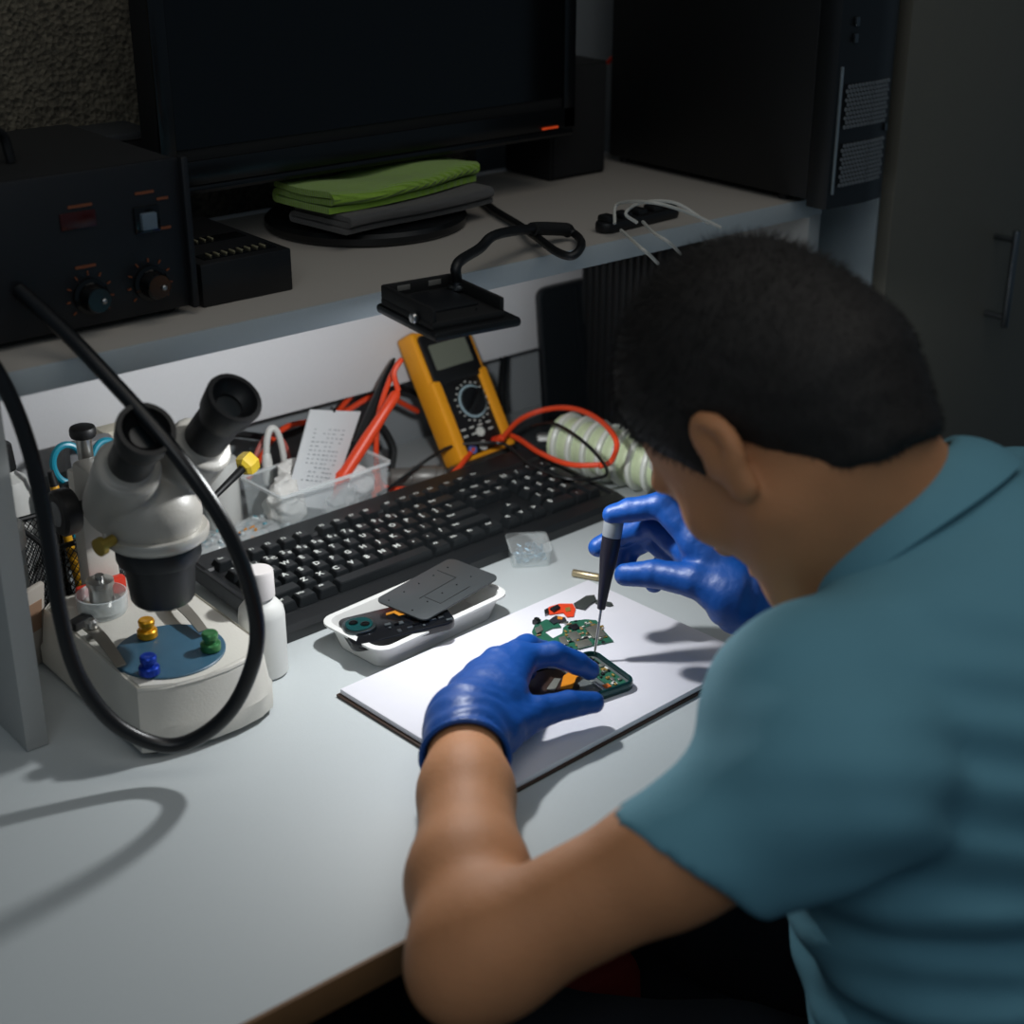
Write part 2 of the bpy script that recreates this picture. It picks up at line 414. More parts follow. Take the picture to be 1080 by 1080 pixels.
# --- monitor
mo = thing('monitor', (.9, 1.32, S), 'large black computer monitor on a round foot on the shelf', 'monitor')
X0, X1, Z0 = .647, 1.141, .388
bm = B(); box(bm, ((X0+X1)/2, 1.295, Z0+.155), (X1-X0, .035, .31), bev=.004); box(bm, ((X0+X1)/2, 1.32, Z0+.16), (.3, .03, .2), bev=.012)
mh = obj('housing', bm, M_matt, mo)
bm = B(); box(bm, ((X0+X1)/2, 1.277, Z0+.165), (X1-X0-.034, .002, .262)); obj('screen', bm, mat('dark_screen', '040506', .12), mh)
bm = B()
for z in (Z0+.012, Z0+.3): box(bm, ((X0+X1)/2, 1.2755, z), (X1-X0, .004, .022), bev=.001)
for x in (X0+.008, X1-.008): box(bm, (x, 1.2755, Z0+.155), (.016, .004, .31), bev=.001)
obj('bezel', bm, mat('bezel_black', '0c0e10', .25), mh)
bm = B(); box(bm, ((X0+X1)/2, 1.2775, Z0-.003), (X1-X0-.006, .012, .008), bev=.003); obj('lower_trim', bm, mat('bezel_black', '', 0), mh)
bm = B(); q = atY(580, 133, 1.273); box(bm, (q.x, 1.2725, Z0+.004), (.022, .0012, .0022)); obj('power_light', bm, mat('amber_led', 'c04a20', .4, emit='e0481c', est=.35), mh)
bm = B(); box(bm, (.90, 1.327, S+.06), (.07, .018, .12), bev=.006); obj('stand_neck', bm, M_matt, mo)
bm = B(); lathe(bm, [(0, 0), (.099, 0), (.102, .003), (.102, .009), (.098, .0125), (.06, .015), (0, .0155)], Matrix.Translation(V((.878, 1.294, S))), 56); obj('stand_base', bm, mat('base_black', '0d0f11', .3), mo)
# --- folded cloths on the monitor foot
def rib_mat(name, col, sc, axis):
    m = mat(name, col, .95, var=.12, vscale=150); nt = m.node_tree; N = nt.nodes
    tc = N.new('ShaderNodeTexCoord'); w = N.new('ShaderNodeTexWave'); w.inputs['Scale'].default_value = sc; w.bands_direction = axis; w.inputs['Distortion'].default_value = .6
    nt.links.new(tc.outputs['Object'], w.inputs['Vector'])
    n2 = N.new('ShaderNodeTexNoise'); n2.inputs['Scale'].default_value = 700; nt.links.new(tc.outputs['Object'], n2.inputs['Vector'])
    ad = N.new('ShaderNodeMath'); ad.operation = 'ADD'; nt.links.new(w.outputs['Fac'], ad.inputs[0]); nt.links.new(n2.outputs['Fac'], ad.inputs[1])
    bp = N.new('ShaderNodeBump'); bp.inputs['Strength'].default_value = .8; bp.inputs['Distance'].default_value = .0015
    nt.links.new(ad.outputs['Value'], bp.inputs['Height']); nt.links.new(bp.outputs['Normal'], N['Principled BSDF'].inputs['Normal'])
    N['Principled BSDF'].inputs['Sheen Weight'].default_value = .3
    return m
def folded(bm, c, ang, w, dpt, th, layers, amp, seed):
    """a cloth folded back and forth: its section is a flat spiral-like S swept along w"""
    prof = []; r = th/(2*layers)
    n = 10
    for l in range(layers):
        z = r+l*2*r
        xs = [(-1+2*i/n)*(dpt/2-r) for i in range(n+1)]
        if l % 2: xs.reverse()
        for x in xs: prof.append((x, z))
        if l < layers-1:
            sg = 1 if l % 2 == 0 else -1
            for k in (1, 2, 3):
                t = -PI/2+PI*k/4; prof.append((sg*(dpt/2-r+r*math.cos(t)), z+r+r*math.sin(t)))
    m = len(prof)-1
    M = rotz(c, ang)
    def fn(u, v):
        k = v*m; i = min(int(k), m-1); f = k-i
        x = prof[i][0]*(1-f)+prof[i+1][0]*f; z = prof[i][1]*(1-f)+prof[i+1][1]*f
        q = z/th
        y = (u-.5)*w*(1+.02*math.sin(seed+5*q))
        wob = amp*q*(math.sin(u*7+seed)+.6*math.sin(u*13+x*60+seed*2))
        return M @ V((y, x+.004*math.sin(u*5+seed), max(z+wob, r*.9)))
    sheet(bm, fn, 36, m*2, r*1.75)
ca = math.degrees(math.atan2(atZ(505, 195, S+.03).y-atZ(335, 225, S+.03).y, atZ(505, 195, S+.03).x-atZ(335, 225, S+.03).x))
bm = B(); folded(bm, (.888, 1.256, S+.0165), 7, .19, .085, .017, 3, .0006, 1.0)
tag(obj('folded_cloth', bm, rib_mat('charcoal_cloth', '3a3735', 260, 'DIAGONAL')), 'charcoal grey folded cloth lying under the green one', 'cloth')
bm = B(); folded(bm, (.882, 1.272, S+.0345), 8, .2, .085, .020, 3, .0026, 2.3)
tag(obj('folded_cloth', bm, rib_mat('green_cloth', '86ad33', 130, 'Y')), 'lime green ribbed microfibre cloth folded on top of the grey cloth', 'cloth')
# --- speaker
sp = thing('speaker', (1.19, 1.36, S), 'small black box speaker between the monitor and the computer tower', 'speaker')
bm = B(); box(bm, (1.19, 1.362, S+.063), (.084, .08, .126), bev=.003); obj('cabinet_box', bm, M_matt, sp)
bm = B(); box(bm, (1.19, 1.321, S+.063), (.078, .003, .118), bev=.001); obj('grille', bm, mat('grille_cloth', '101113', .9, bump=.4, bscale=1500), sp)
# --- computer tower
pc = thing('computer_tower', (1.335, 1.2, S), 'black computer tower on the right end of the shelf', 'computer')
bm = B(); box(bm, (1.334, 1.2125, S+.21), (.112, .305, .406), bev=.002); obj('case', bm, mat('tower_black', '090a0b', .55, var=.05, bump=.05, bscale=500), pc)
bm = B(); prism(bm, [(1.279, 1.06), (1.279, 1.043), (1.283, 1.036), (1.34, 1.032), (1.372, 1.036), (1.386, 1.046), (1.39, 1.06)], S+.0, S+.413); fr = obj('front_panel', bm, mat('tower_front', '101214', .35), pc)
bm = B(); box(bm, (1.2888, 1.0345, S+.08), (.003, .003, .13), bev=.0008); obj('trim_strip', bm, mat('strip_grey', '8c979c', .3, .6), fr)
# perforated grilles: a plate with a hexagonal wire lattice
for z0, z1 in ((S+.022, S+.07), (S+.082, S+.128)):
    bm = B()
    for i in range(13):
        for j in range(int((z1-z0)/.0045)):
            x = 1.2965+i*.0055+(.00275 if j % 2 else 0); z = z0+.002+j*.0045
            lathe(bm, [(.0022, 0), (.0022, .0012), (.0012, .0012), (.0012, 0)], axisM((x, 1.0325+max(0, x-1.345)*.12, z), (x+.05, 1.0325-1+max(0, x-1.345)*.12, z)), 6)
    obj('grille', bm, mat('grille_grey', '686e72', .45), fr)
bm = B(); box(bm, (1.368, 1.0345, S+.076), (.004, .003, .008), bev=.0006); obj('button', bm, M_dsteel, fr)
for z in (.172, .188):
    bm = B(); box(bm, (1.303, 1.0325, S+z), (.005, .004, .009), bev=.0008); obj('port', bm, M_dsteel, fr)
for x in (1.29, 1.32):
    for y in (1.1, 1.35):
        bm = B(); cyl(bm, (x, y, S+.0003), (x, y, S+.0075), .006, n=14); obj('foot', bm, M_rub, pc)
# --- cable holder and white cables
ch = B(); a = V((1.030, 1.112, S)); b = V((1.142, 1.118, S)); u = (b-a).normalized(); M = frame(a+V((0, 0, .0003)), u, (0, 1, 0))
bm = B(); L = (b-a).length
prism(bm, rrect(L, .022, .0105, 6, cx=L/2), 0, .011, M, bev=.003)
for i in range(5):
    box(bm, (.012+i*(L-.024)/4, 0, .013), (.014, .017, .008), M, bev=.003)
tag(obj('cable_holder', bm, M_rub), 'black rubber cable clip strip stuck on the front of the shelf', 'cable holder')
M_wc = mat('white_cable', 'b9b8b0', .5)
cab = [[(648, 236), (652, 215), (690, 214), (730, 226), (760, 240)], [(655, 243), (672, 258), (684, 268), (694, 278)], [(672, 235), (660, 225), (676, 214), (712, 214), (748, 236)], [(678, 234), (690, 246), (706, 256), (718, 268)]]
hz = [[.334, .35, .36, .345, .33], [.336, .335, .327, .30], [.335, .345, .352, .348, .33], [.336, .335, .328, .305]]
lbl = ['white cable arching from the left end of the clip strip', 'white cable hanging off the shelf edge from the left clip', 'white cable looping over the middle of the clip strip', 'white cable running off the shelf edge from the middle clip']
for pts, zz, lb in zip(cab, hz, lbl):
    Q = [atZ(x, y, z) for (x, y), z in zip(pts, zz)]
    for q in Q:
        if q.z < .325: q.y = min(q.y, 1.076)
    bm = B(); tube(bm, Q, .0017, 8); tag(obj('cable', bm, M_wc), lb, 'cable', 'white cables in the clip strip')
bm = B(); tube(bm, [atY(641, 66, 1.40), atY(652, 55, 1.405), atY(664, 42, 1.41)], .0028, 8); tag(obj('cable', bm, M_red), 'short red cable showing behind the small speaker', 'cable')
# ================================================================== lamp
la = thing('desk_lamp', (.88, 1.25, S), 'black flat LED lamp head on a curling gooseneck at the shelf edge', 'lamp')
hc = V((.750, .991, .317))
Mh = rotz(hc, -7) @ Matrix.Diagonal((.88, .90, .95, 1))
bm = B()
box(bm, (0, 0, .003), (.094, .112, .009), Mh, bev=.004)                       # lower plate with rim
lh = obj('lamp_head', bm, M_black, la)
bm = B()
box(bm, (-.006, 0, .0105), (.078, .098, .008), Mh, bev=.003)
for s in (-1, 1):
    box(bm, (-.006+s*.036, 0, .019), (.005, .096, .013), Mh, bev=.002)
box(bm, (-.006, .046, .019), (.077, .005, .013), Mh, bev=.002)
obj('housing', bm, M_matt, lh)
bm = B(); box(bm, (-.004, .004, .0155), (.046, .056, .003), Mh, bev=.001)
for i in range(9): box(bm, (.008, -.038+i*.0, .016), (.001, .001, .001), Mh)
obj('heat_plate', bm, mat('plate_black', '15171a', .45, var=.1), lh)
for x in (-.022, .012):
    bm = B(); box(bm, (x, .0436, .0205), (.014, .0012, .005), Mh, bev=.001); obj('slot', bm, mat('slot_grey', '6b6a66', .6), lh)
bm = B(); q = Mh @ V((-.0455, -.022, .013)); cyl(bm, q, q+(Mh.to_3x3() @ V((-.006, 0, 0))), .0045, n=16, bev=.0012); obj('pivot_screw', bm, M_steel, lh)
bm = B(); q = Mh @ V((.027, .026, .017)); lathe(bm, [(.009, 0), (.009, .002), (.006, .0035), (.006, .006), (0, .006)], Matrix.Translation(q), 20); obj('locknut', bm, M_dsteel, lh)
bm = B(); prism(bm, rrect(.072, .088, .006), -.0019, -.0012, Mh); obj('led_panel', bm, mat('led_panel', 'ffffff', .4, emit='eef4ff', est=6), lh)
q0 = Mh @ V((.027, .026, .02))
pts = [q0, q0+V((0, .0, .018)), atY(506, 262, 1.050), atY(520, 249, 1.065), atY(545, 243, 1.085), atY(572, 241, 1.105), atY(596, 242, 1.11), atY(610, 250, 1.095), atZ(613, 260, .337), atZ(603, 270, .334), atZ(586, 265, .334), atZ(566, 250, .332), atZ(545, 236, .3265), atZ(522, 222, .326), atZ(504, 207, .326), atZ(486, 196, .326)]
bm = B(); tube(bm, pts[:6], .0046, 12); obj('gooseneck', bm, M_rub, la)
bm = B(); tube(bm, pts[5:], .0040, 12); obj('power_lead', bm, M_rub, la)
bm = B(); tube(bm, [pts[4]*.4+pts[5]*.6, pts[5], pts[6], pts[6]*.75+pts[7]*.25], .0066, 14, k=5)
obj('strain_relief', bm, M_matt, la)
# ================================================================== keyboard
M_kb = mat('keyboard_black', '191b1d', .42, var=.08, bump=.1, bscale=900)
M_key = mat('key_black', '1e2123', .3, var=.06, bump=.06, bscale=900)
M_leg = mat('key_legend', 'd8dbd6', .5)
kb = thing('keyboard', (.86, 1.19, 0), 'black full size computer keyboard with white legends behind the pad', 'keyboard')
kang = 2.24
KM = frame((.6365, 1.1015, .0004), (math.cos(math.radians(kang)), math.sin(math.radians(kang)), 0), (-math.sin(math.radians(kang)), math.cos(math.radians(kang)), 0))
KM = KM @ Matrix.Rotation(math.radians(4.0), 4, 'X')
KW, KD = .452, .168
bm = B()
prof = [(0, 0), (0, .010), (.004, .0155), (.018, .0175), (.020, .0150), (KD-.034, .0150), (KD-.032, .0175), (KD-.004, .0175), (KD, .012), (KD, 0)]
t = bmesh.new()
lo = [t.verts.new((0, y, z)) for y, z in prof]; hi = [t.verts.new((KW, y, z)) for y, z in prof]
t.faces.new(lo); t.faces.new(list(reversed(hi)))
for i in range(len(prof)):
    j = (i+1) % len(prof); t.faces.new([lo[i], hi[i], hi[j], lo[j]])
put(bm, t, KM)
for x in (.003, KW-.003): box(bm, (x, KD/2+.003, .0155), (.006, KD-.03, .004), KM, bev=.001)
for x in (.06, KW-.06): box(bm, (x, KD-.012, -.005), (.018, .008, .011), KM, bev=.001)
ke = obj('body', bm, M_kb, kb)
KU = .0188; Y0 = .0235
def key(x, y, w, leg='', hgt=.0095, h2=None, dd=None):
    bm = B(); t = bmesh.new(); W = w*KU-.0012; D_ = (dd or KU)-.0012
    i_ = .0026
    b4 = [t.verts.new(p) for p in ((-W/2, -D_/2, 0), (W/2, -D_/2, 0), (W/2, D_/2, 0), (-W/2, D_/2, 0))]
    T = [(-W/2+i_, -D_/2+.0016), (W/2-i_, -D_/2+.0016), (W/2-i_, D_/2-.0036), (-W/2+i_, D_/2-.0036)]
    t4 = [t.verts.new((px, py, hgt)) for px, py in T]
    t.faces.new(t4); t.faces.new(list(reversed(b4)))
    for a in range(4): t.faces.new([b4[a], b4[(a+1) % 4], t4[(a+1) % 4], t4[a]])
    bmesh.ops.bevel(t, geom=[e for e in t.edges], offset=.0007, segments=2, affect='EDGES')
    M = KM @ Matrix.Translation(V((x+w*KU/2, y+(dd or KU)/2, .0150)))
    put(bm, t, M)
    if leg:
        two = leg.split('|')
        if len(leg) <= 2 or '|' in leg:
            text_bm(two[0], .0088 if len(two[0]) == 1 else .0056, M @ Matrix.Translation(V((-W/2+i_+.0038, D_/2-.0076, hgt))), bm, 1)
            if len(two) > 1: text_bm(two[1], .0065, M @ Matrix.Translation(V((W/2-i_-.0028, D_/2-.0108, hgt))), bm, 1)
        else: text_bm(leg, .0044, M @ Matrix.Translation(V((-W/2+i_+.0055, D_/2-.0075, hgt))), bm, 1)
    return obj('key', bm, [M_key, M_leg], kb, ang=40)
rows = [
 (0, [('Ctrl', 1.25), ('Win', 1.25), ('Alt', 1.25), ('', 6.25), ('Alt', 1.25), ('Win', 1.25), ('Fn', 1.25), ('Ctrl', 1.25)]),
 (1, [('Shift', 2.25)]+[(c, 1) for c in 'ZXCVBNM']+[(',', 1), ('.', 1), ('/', 1), ('Shift', 2.75)]),
 (2, [('Caps', 1.75)]+[(c, 1) for c in 'ASDFGHJKL']+[(';', 1), ("'", 1), ('Enter', 2.25)]),
 (3, [('Tab', 1.5)]+[(c, 1) for c in 'QWERTYUIOP']+[('[', 1), (']', 1), ('\\', 1.5)]),
 (4, [('`', 1)]+[(a+'|'+b, 1) for a, b in zip('1234567890', '!@#$%^&*()')]+[('-', 1), ('=', 1), ('Bksp', 2)])]
X0k = .012
for r, ks in rows:
    x = X0k
    for leg, w in ks:
        key(x, Y0+r*KU, w, leg); x += w*KU
yf = Y0+5*KU+.0075
x = X0k; key(x, yf, 1, 'Esc')
for g in range(3):
    x = X0k+(2+g*4.5)*KU
    for i in range(4): key(x+i*KU, yf, 1, 'F%d' % (g*4+i+1), hgt=.008)
xn = X0k+15.25*KU
for i, l in enumerate(('Prt', 'Scr', 'Pau')): key(xn+i*KU, yf, 1, l, hgt=.008)
for j, ls in enumerate((('Del', 'End', 'Pg'), ('Ins', 'Hm', 'Pg'))):
    for i, l in enumerate(ls): key(xn+i*KU, Y0+(3+j)*KU, 1, l)
for i, l in enumerate('<v>'): key(xn+i*KU, Y0, 1, l)
key(xn+KU, Y0+KU, 1, '^')
xp = X0k+18.5*KU
for j, ls in enumerate(('123', '456', '789')):
    for i, l in enumerate(ls): key(xp+i*KU, Y0+(1+j)*KU, 1, l)
key(xp, Y0, 2, '0'); key(xp+2*KU, Y0, 1, '.')
for i, l in enumerate('N/*-'): key(xp+i*KU, Y0+4*KU, 1, l)
key(xp+3*KU, Y0+2*KU, 1, '+', dd=2*KU); key(xp+3*KU, Y0, 1, 'En', dd=2*KU)
# ================================================================== pad
A_ = V((.626, .992, 0)); u = (V((.932, 1.011, 0))-A_).normalized(); w_ = V((-u.y, u.x, 0))
PM = frame(A_, u, w_)
pd = thing('writing_pad', A_, 'white paper pad with a brown cover edge under the gloved hands', 'pad')
bm = B(); box(bm, (.1535, -.1045, .0016), (.311, .213, .0028), PM, bev=.0006); obj('cover', bm, mat('pad_cover', '3a2418', .6), pd)
bm = B(); box(bm, (.1545, -.1045, .0055), (.307, .209, .005), PM, bev=.0006); obj('paper', bm, mat('pad_paper', 'dcdbe2', .75, var=.015, vscale=80), pd)
PZ = .008
# ================================================================== tray with phone covers
tr = thing('parts_tray', (.75, 1.045, 0), 'white shallow plastic tray holding phone covers, in front of the keyboard', 'tray')
ta = atZ(335, 652, .026); tb = atZ(400, 692, .026); tc_ = atZ(535, 627, .026); td = atZ(478, 592, .026)
tcn = (ta+tb+tc_+td)/4; tu = ((tc_-tb)+(td-ta)).normalized(); TM = frame(V((tcn.x, tcn.y, 0)), tu, (-tu.y, tu.x, 0))
TL = ((tc_-tb).length+(td-ta).length)/2; TW = ((ta-tb).length+(td-tc_).length)/2*.97
bm = B()
out = [rrect(TL-.024, TW-.024, .012), rrect(TL-.010, TW-.010, .014), rrect(TL, TW, .016), rrect(TL, TW, .016), rrect(TL-.012, TW-.012, .013), rrect(TL-.026, TW-.026, .011)]
zs = [.0006, .023, .024, .026, .0262, .0026]
R_ = [[bm.verts.new(TM @ V((x, y, z))) for x, y in p] for p, z in zip(out, zs)]
for a, b in zip(R_, R_[1:]):
    for i in range(len(a)): bm.faces.new([a[i], a[(i+1) % len(a)], b[(i+1) % len(a)], b[i]])
bm.faces.new(list(reversed(R_[0]))); bm.faces.new(R_[-1])
obj('dish', bm, mat('tray_white', 'd9d9d6', .4, var=.02), tr)
M_pcv = mat('cover_grey', '45494b', .38, .3, var=.08)
# grey cover laid across the tray, black housing beneath at the near end
cv = thing('phone_cover', tcn, 'dark grey phone back plate sticking out of the white tray', 'phone part')
c1 = atZ(403, 648, .030); c2 = atZ(440, 590, .036); c3 = atZ(523, 608, .036); c4 = atZ(430, 674, .030)
cm = (atZ(393, 640, .03)+atZ(470, 604, .035))/2
ux = (atZ(478, 600, .04)-atZ(390, 652, .032)).normalized()
uy = V((-ux.y, ux.x, 0))
CM = frame(atZ(462, 621, .036), V((ux.x, ux.y, .05)), uy)
bm = B(); prism(bm, rrect(.104, .064, .008), -.001, .001, CM, bev=.0004); pl = obj('plate', bm, M_pcv, cv)
bm = B()
for (x, y, a, b) in ((.0, .0, .05, .0008), (.025, .012, .0008, .024), (-.02, -.012, .0008, .02), (-.0, -.022, .04, .0008)): box(bm, (x, y, .0011), (a, b, .0003), CM)
obj('groove', bm, mat('groove', '1b1d1e', .5), pl)
for i in range(10):
    bm = B(); cyl(bm, CM @ V((-.045+(i % 5)*.02, .02-(i//5)*.03, .0009)), CM @ V((-.045+(i % 5)*.02, .02-(i//5)*.03, .0013)), .0008, n=8); obj('rivet', bm, M_gloss, pl)
ph = thing('phone_housing', tcn, 'opened black phone housing with a round camera window lying in the white tray', 'phone part')
hx_ = (atZ(480, 640, .024)-atZ(365, 668, .018)).normalized(); HM = frame(atZ(418, 656, .0265), hx_, (-hx_.y, hx_.x, 0))
bm = B(); prism(bm, rrect(.098, .054, .009), -.006, .002, HM, bev=.001); hs = obj('shell', bm, mat('housing_black', '0f1115', .18, var=.2), ph)
bm = B(); prism(bm, rrect(.03, .03, .012), .002, .0045, HM @ Matrix.Translation(V((-.034, .004, 0))), bev=.0008); cr = obj('camera_ring', bm, mat('ring_steel', '5d676a', .25, .9), hs)
bm = B(); prism(bm, rrect(.024, .024, .010), .0045, .0052, HM @ Matrix.Translation(V((-.034, .004, 0)))); obj('camera_window', bm, mat('window_teal', '0c3b3c', .12), cr)
for dx, dy in ((-.004, .004), (.005, -.003)):
    bm = B(); lathe(bm, [(.0042, 0), (.0042, .0008), (.003, .0009), (.0026, .0004), (0, .0004)], HM @ Matrix.Translation(V((-.034+dx, .004+dy, .0052))), 18); obj('lens', bm, M_gloss, cr)
bm = B(); pts = [HM @ V(q) for q in ((-.004, .012, .0035), (.002, .010, .005), (.005, .004, .0045), (.012, .003, .005), (.016, -.004, .0045), (.022, -.006, .004))]
for a, b in zip(pts, pts[1:]): box(bm, (0, 0, 0), ((b-a).length+.003, .0042, .0008), frame((a+b)/2, b-a, (-(b-a).y, (b-a).x, 0)), bev=.0002)
obj('flex_cable', bm, mat('flex_orange', 'd08a2a', .35, .3), hs)
for i in range(16):
    x = rnd.uniform(-.012, .045); y = rnd.uniform(-.024, .004)
    bm = B(); box(bm, (x, y, .0026), (rnd.uniform(.002, .007), rnd.uniform(.002, .005), .0016), HM, bev=.0003)
    obj('component', bm, [M_dsteel, M_gloss, mat('chip_grey', '3b4144', .4)][i % 3], hs)
# ================================================================== clear box of screws
q = [atZ(*p, 0) for p in ((541, 606), (581, 603), (573, 573), (535, 575))]; qc = sum(q, V())/4
ux = ((q[1]-q[0])+(q[2]-q[3])).normalized(); SM = frame((qc.x, qc.y, .0004), ux, (-ux.y, ux.x, 0)); sw_, sd_ = .042, .046
M_clear = mat('clear_plastic', 'e6ecec', .12, var=.02, alpha=.16)
M_mist = mat('misty_plastic', 'dfe6e6', .3, var=.03, alpha=.42)
sb = thing('screw_box', qc, 'small clear plastic box of screws between keyboard and pad', 'box')
def tub(bm, w, d, hgt, th, M, r=.005, tap=.94):
    p = [rrect(w*tap, d*tap, r), rrect(w, d, r), rrect(w-2*th, d-2*th, r*.7), rrect(w*tap-2*th, d*tap-2*th, r*.7)]
    z = [0, hgt, hgt, th]
    R_ = [[bm.verts.new(M @ V((x, y, zz))) for x, y in a] for a, zz in zip(p, z)]
    for a, b in zip(R_, R_[1:]):
        for i in range(len(a)): bm.faces.new([a[i], a[(i+1) % len(a)], b[(i+1) % len(a)], b[i]])
    bm.faces.new(list(reversed(R_[0]))); bm.faces.new(R_[-1])
bm = B(); tub(bm, sw_, sd_, .0165, .0012, SM); obj('box_body', bm, mat('box_clear', 'e2eaea', .2, var=.03, alpha=.24), sb)
bm = B(); prism(bm, rrect(sw_+.002, sd_+.002, .006), .0168, .0185, SM, bev=.0005); obj('lid', bm, M_clear, sb)
bm = B()
for i in range(110):
    x, y = rnd.uniform(-.015, .015), rnd.uniform(-.017, .017); z = rnd.uniform(.0025, .010); a = rnd.uniform(0, PI); tl = rnd.uniform(-.5, .5)
    dv = V((math.cos(a), math.sin(a), tl))*.0035; c = V((x, y, max(z, .004)))
    cyl(bm, SM @ (c-dv*.5), SM @ (c+dv*.5), .0006, n=6); cyl(bm, SM @ (c+dv*.5), SM @ (c+dv*.75), .0013, n=8)
    for f in bm.faces[-18:] if False else []: pass
o = tag(obj('small_screws', bm, mat('screw_steel', '6f8ea0', .35, .5, var=.5, vscale=400)), 'loose tiny steel screws filling the small clear box', 'screws'); o['kind'] = 'stuff'
# short metal tube on the desk
bm = B(); a = atZ(604, 604, .004); b = atZ(632, 609, .004); cyl(bm, a, b, .0038, n=16, bev=.0006)
tag(obj('metal_rod', bm, mat('pale_brass', 'b8a888', .35, .8)), 'short pale metal rod lying behind the pad', 'rod')
# ================================================================== multimeter
u_ = (V((1.02, 1.385, .137))-V((1.030, 1.303, 0))).normalized()
MMx = (atZ(545, 472, .01)-atZ(463, 505, .01)); MMx = V((1, .09, 0)).normalized()
MM = frame(V((1.034, 1.303, .0215)), MMx, u_)          # x right, y up the face, z towards the viewer
mm = thing('multimeter', (1.034, 1.318, 0), 'digital multimeter in a yellow holster leaning under the lamp', 'multimeter')
MW, MHh = .084, .158
M_yel = mat('holster_yellow', 'e79a1c', .45, var=.04, bump=.1, bscale=300)
bm = B(); prism(bm, rrect(MW, MHh, .010, cy=MHh/2), -.018, .006, MM, bev=.003)
for s in (-1, 1):
    t = bmesh.new()
    prism(bm, rrect(.0145, .098, .004, cx=s*(MW/2-.0060), cy=.050), -.019, .0135, MM, bev=.003)
    prism(bm, rrect(.011, .07, .004, cx=s*(MW/2-.0042), cy=.124), -.019, .0095, MM, bev=.003)
obj('holster', bm, M_yel, mm)
bm = B(); prism(bm, rrect(MW-.016, MHh-.012, .005, cy=MHh/2), .004, .0105, MM, bev=.0015)
prism(bm, rrect(MW-.010, .062, .006, cy=.122), .004, .0130, MM, bev=.0015)
by = obj('meter_body', bm, M_black, mm)
bm = B(); prism(bm, rrect(.056, .030, .002, cy=.124), .0128, .0136, MM); obj('display', bm, mat('lcd_grey', '6a6e62', .25, var=.03), by)
DC = (.006, .064)
bm = B(); lathe(bm, [(.0195, .0105), (.0195, .0118), (.0172, .0118), (.0172, .0105)], MM @ Matrix.Translation(V((DC[0], DC[1], 0))), 40); obj('dial_ring', bm, mat('ring_pale', '9db4bb', .4), by)
bm = B(); TMd = MM @ Matrix.Translation(V((DC[0], DC[1], 0)))
lathe(bm, [(.0170, .0105), (.0165, .0150), (0, .0152)], TMd, 36); box(bm, (0, 0, .018), (.006, .033, .007), TMd @ Matrix.Rotation(math.radians(-50), 4, 'Z'), bev=.0018)
dl = obj('dial', bm, mat('dial_black', '0e1012', .4), by)
for i in range(20):
    t = 2*PI*i/20; bm = B(); r = .0225+(.0015 if i % 2 else 0)
    box(bm, (DC[0]+r*math.cos(t), DC[1]+r*math.sin(t), .0107), (.0026, .0016, .0005), MM); obj('dial_mark', bm, M_wmark, by)
for i, (x, y) in enumerate(((-.02, .012), (-.003, .012), (.016, .012), (.0, .028))):
    bm = B(); lathe(bm, [(.0056, .0105), (.0056, .0125), (.003, .0128), (.003, .0106)], MM @ Matrix.Translation(V((x, y, 0))), 20); obj('jack', bm, [mat('jack_blue', '5a66a0', .4), M_wmark, M_red, M_wmark][i], by)
for i in range(8):
    bm = B(); box(bm, (-.022+(i % 4)*.013, .036-(i//4)*.008, .0107), (.007, .0018, .0005), MM); obj('panel_mark', bm, M_wmark, by)
# ================================================================== test leads
M_rl = mat('lead_red', 'e0451f', .4, var=.04); M_bl = mat('lead_black', '131516', .4)
def lead(zs, pts): return [atZ(x, y, z) for (x, y), z in zip(pts, zs)]
rl = thing('red_test_lead', atZ(400, 500, 0), 'red test lead whose thick probe stands in the clear container', 'test lead')
pa = atY(420, 412, 1.315); pb = atY(346, 527, 1.315)
pb = V((.842, 1.315, .012)) if pb.z < .012 else pb
bm = B(); L = (pb-pa).length; lathe(bm, [(.0028, 0), (.0062, .006), (.0058, L*.2), (.0072, L*.45), (.0068, L*.75), (.0095, L*.80), (.0078, L*.83), (.0045, L*.97), (.001, L)], axisM(pa, pb), 16); obj('probe', bm, M_rl, rl)
bm = B(); ptsr = [pa, pa+V((-.002, .004, .02)), atY(423, 380, 1.32), atY(412, 398, 1.33), atY(399, 440, 1.335), atY(397, 490, 1.33), atZ(404, 512, .012), atZ(425, 516, .01), atZ(455, 512, .0135), atZ(480, 497, .026), atZ(500, 473, .036), atZ(521, 455, .04), atZ(545, 462, .04), atZ(570, 478, .042), atZ(602, 490, .045), atZ(640, 490, .05)]
tube(bm, ptsr, .0031, 10); obj('wire', bm, M_rl, rl)
rl2 = thing('red_test_lead', atZ(560, 450, 0), 'red test lead arching from the multimeter over the pale ribbed hose', 'test lead')
bm = B(); tube(bm, [MM @ V((.016, .012, .014)), MM @ V((.016, .012, .026)), atZ(530, 462, .045), atZ(548, 443, .055), atZ(575, 432, .065), atZ(605, 431, .075), atZ(632, 443, .08), atZ(650, 465, .08), atZ(645, 486, .055), atZ(632, 492, .05)], .0031, 10); obj('wire', bm, M_rl, rl2)
bm = B(); cyl(bm, MM @ V((.016, .012, .0135)), MM @ V((.016, .012, .024)), .0048, n=16, bev=.001); obj('plug', bm, M_rl, rl2)
bl = thing('black_test_lead', atZ(400, 480, 0), 'black test lead with a long thin probe leaning left of the multimeter', 'test lead')
pa = atY(416, 378, 1.372); pb = atY(366, 492, 1.335); pb.z = max(pb.z, .012)
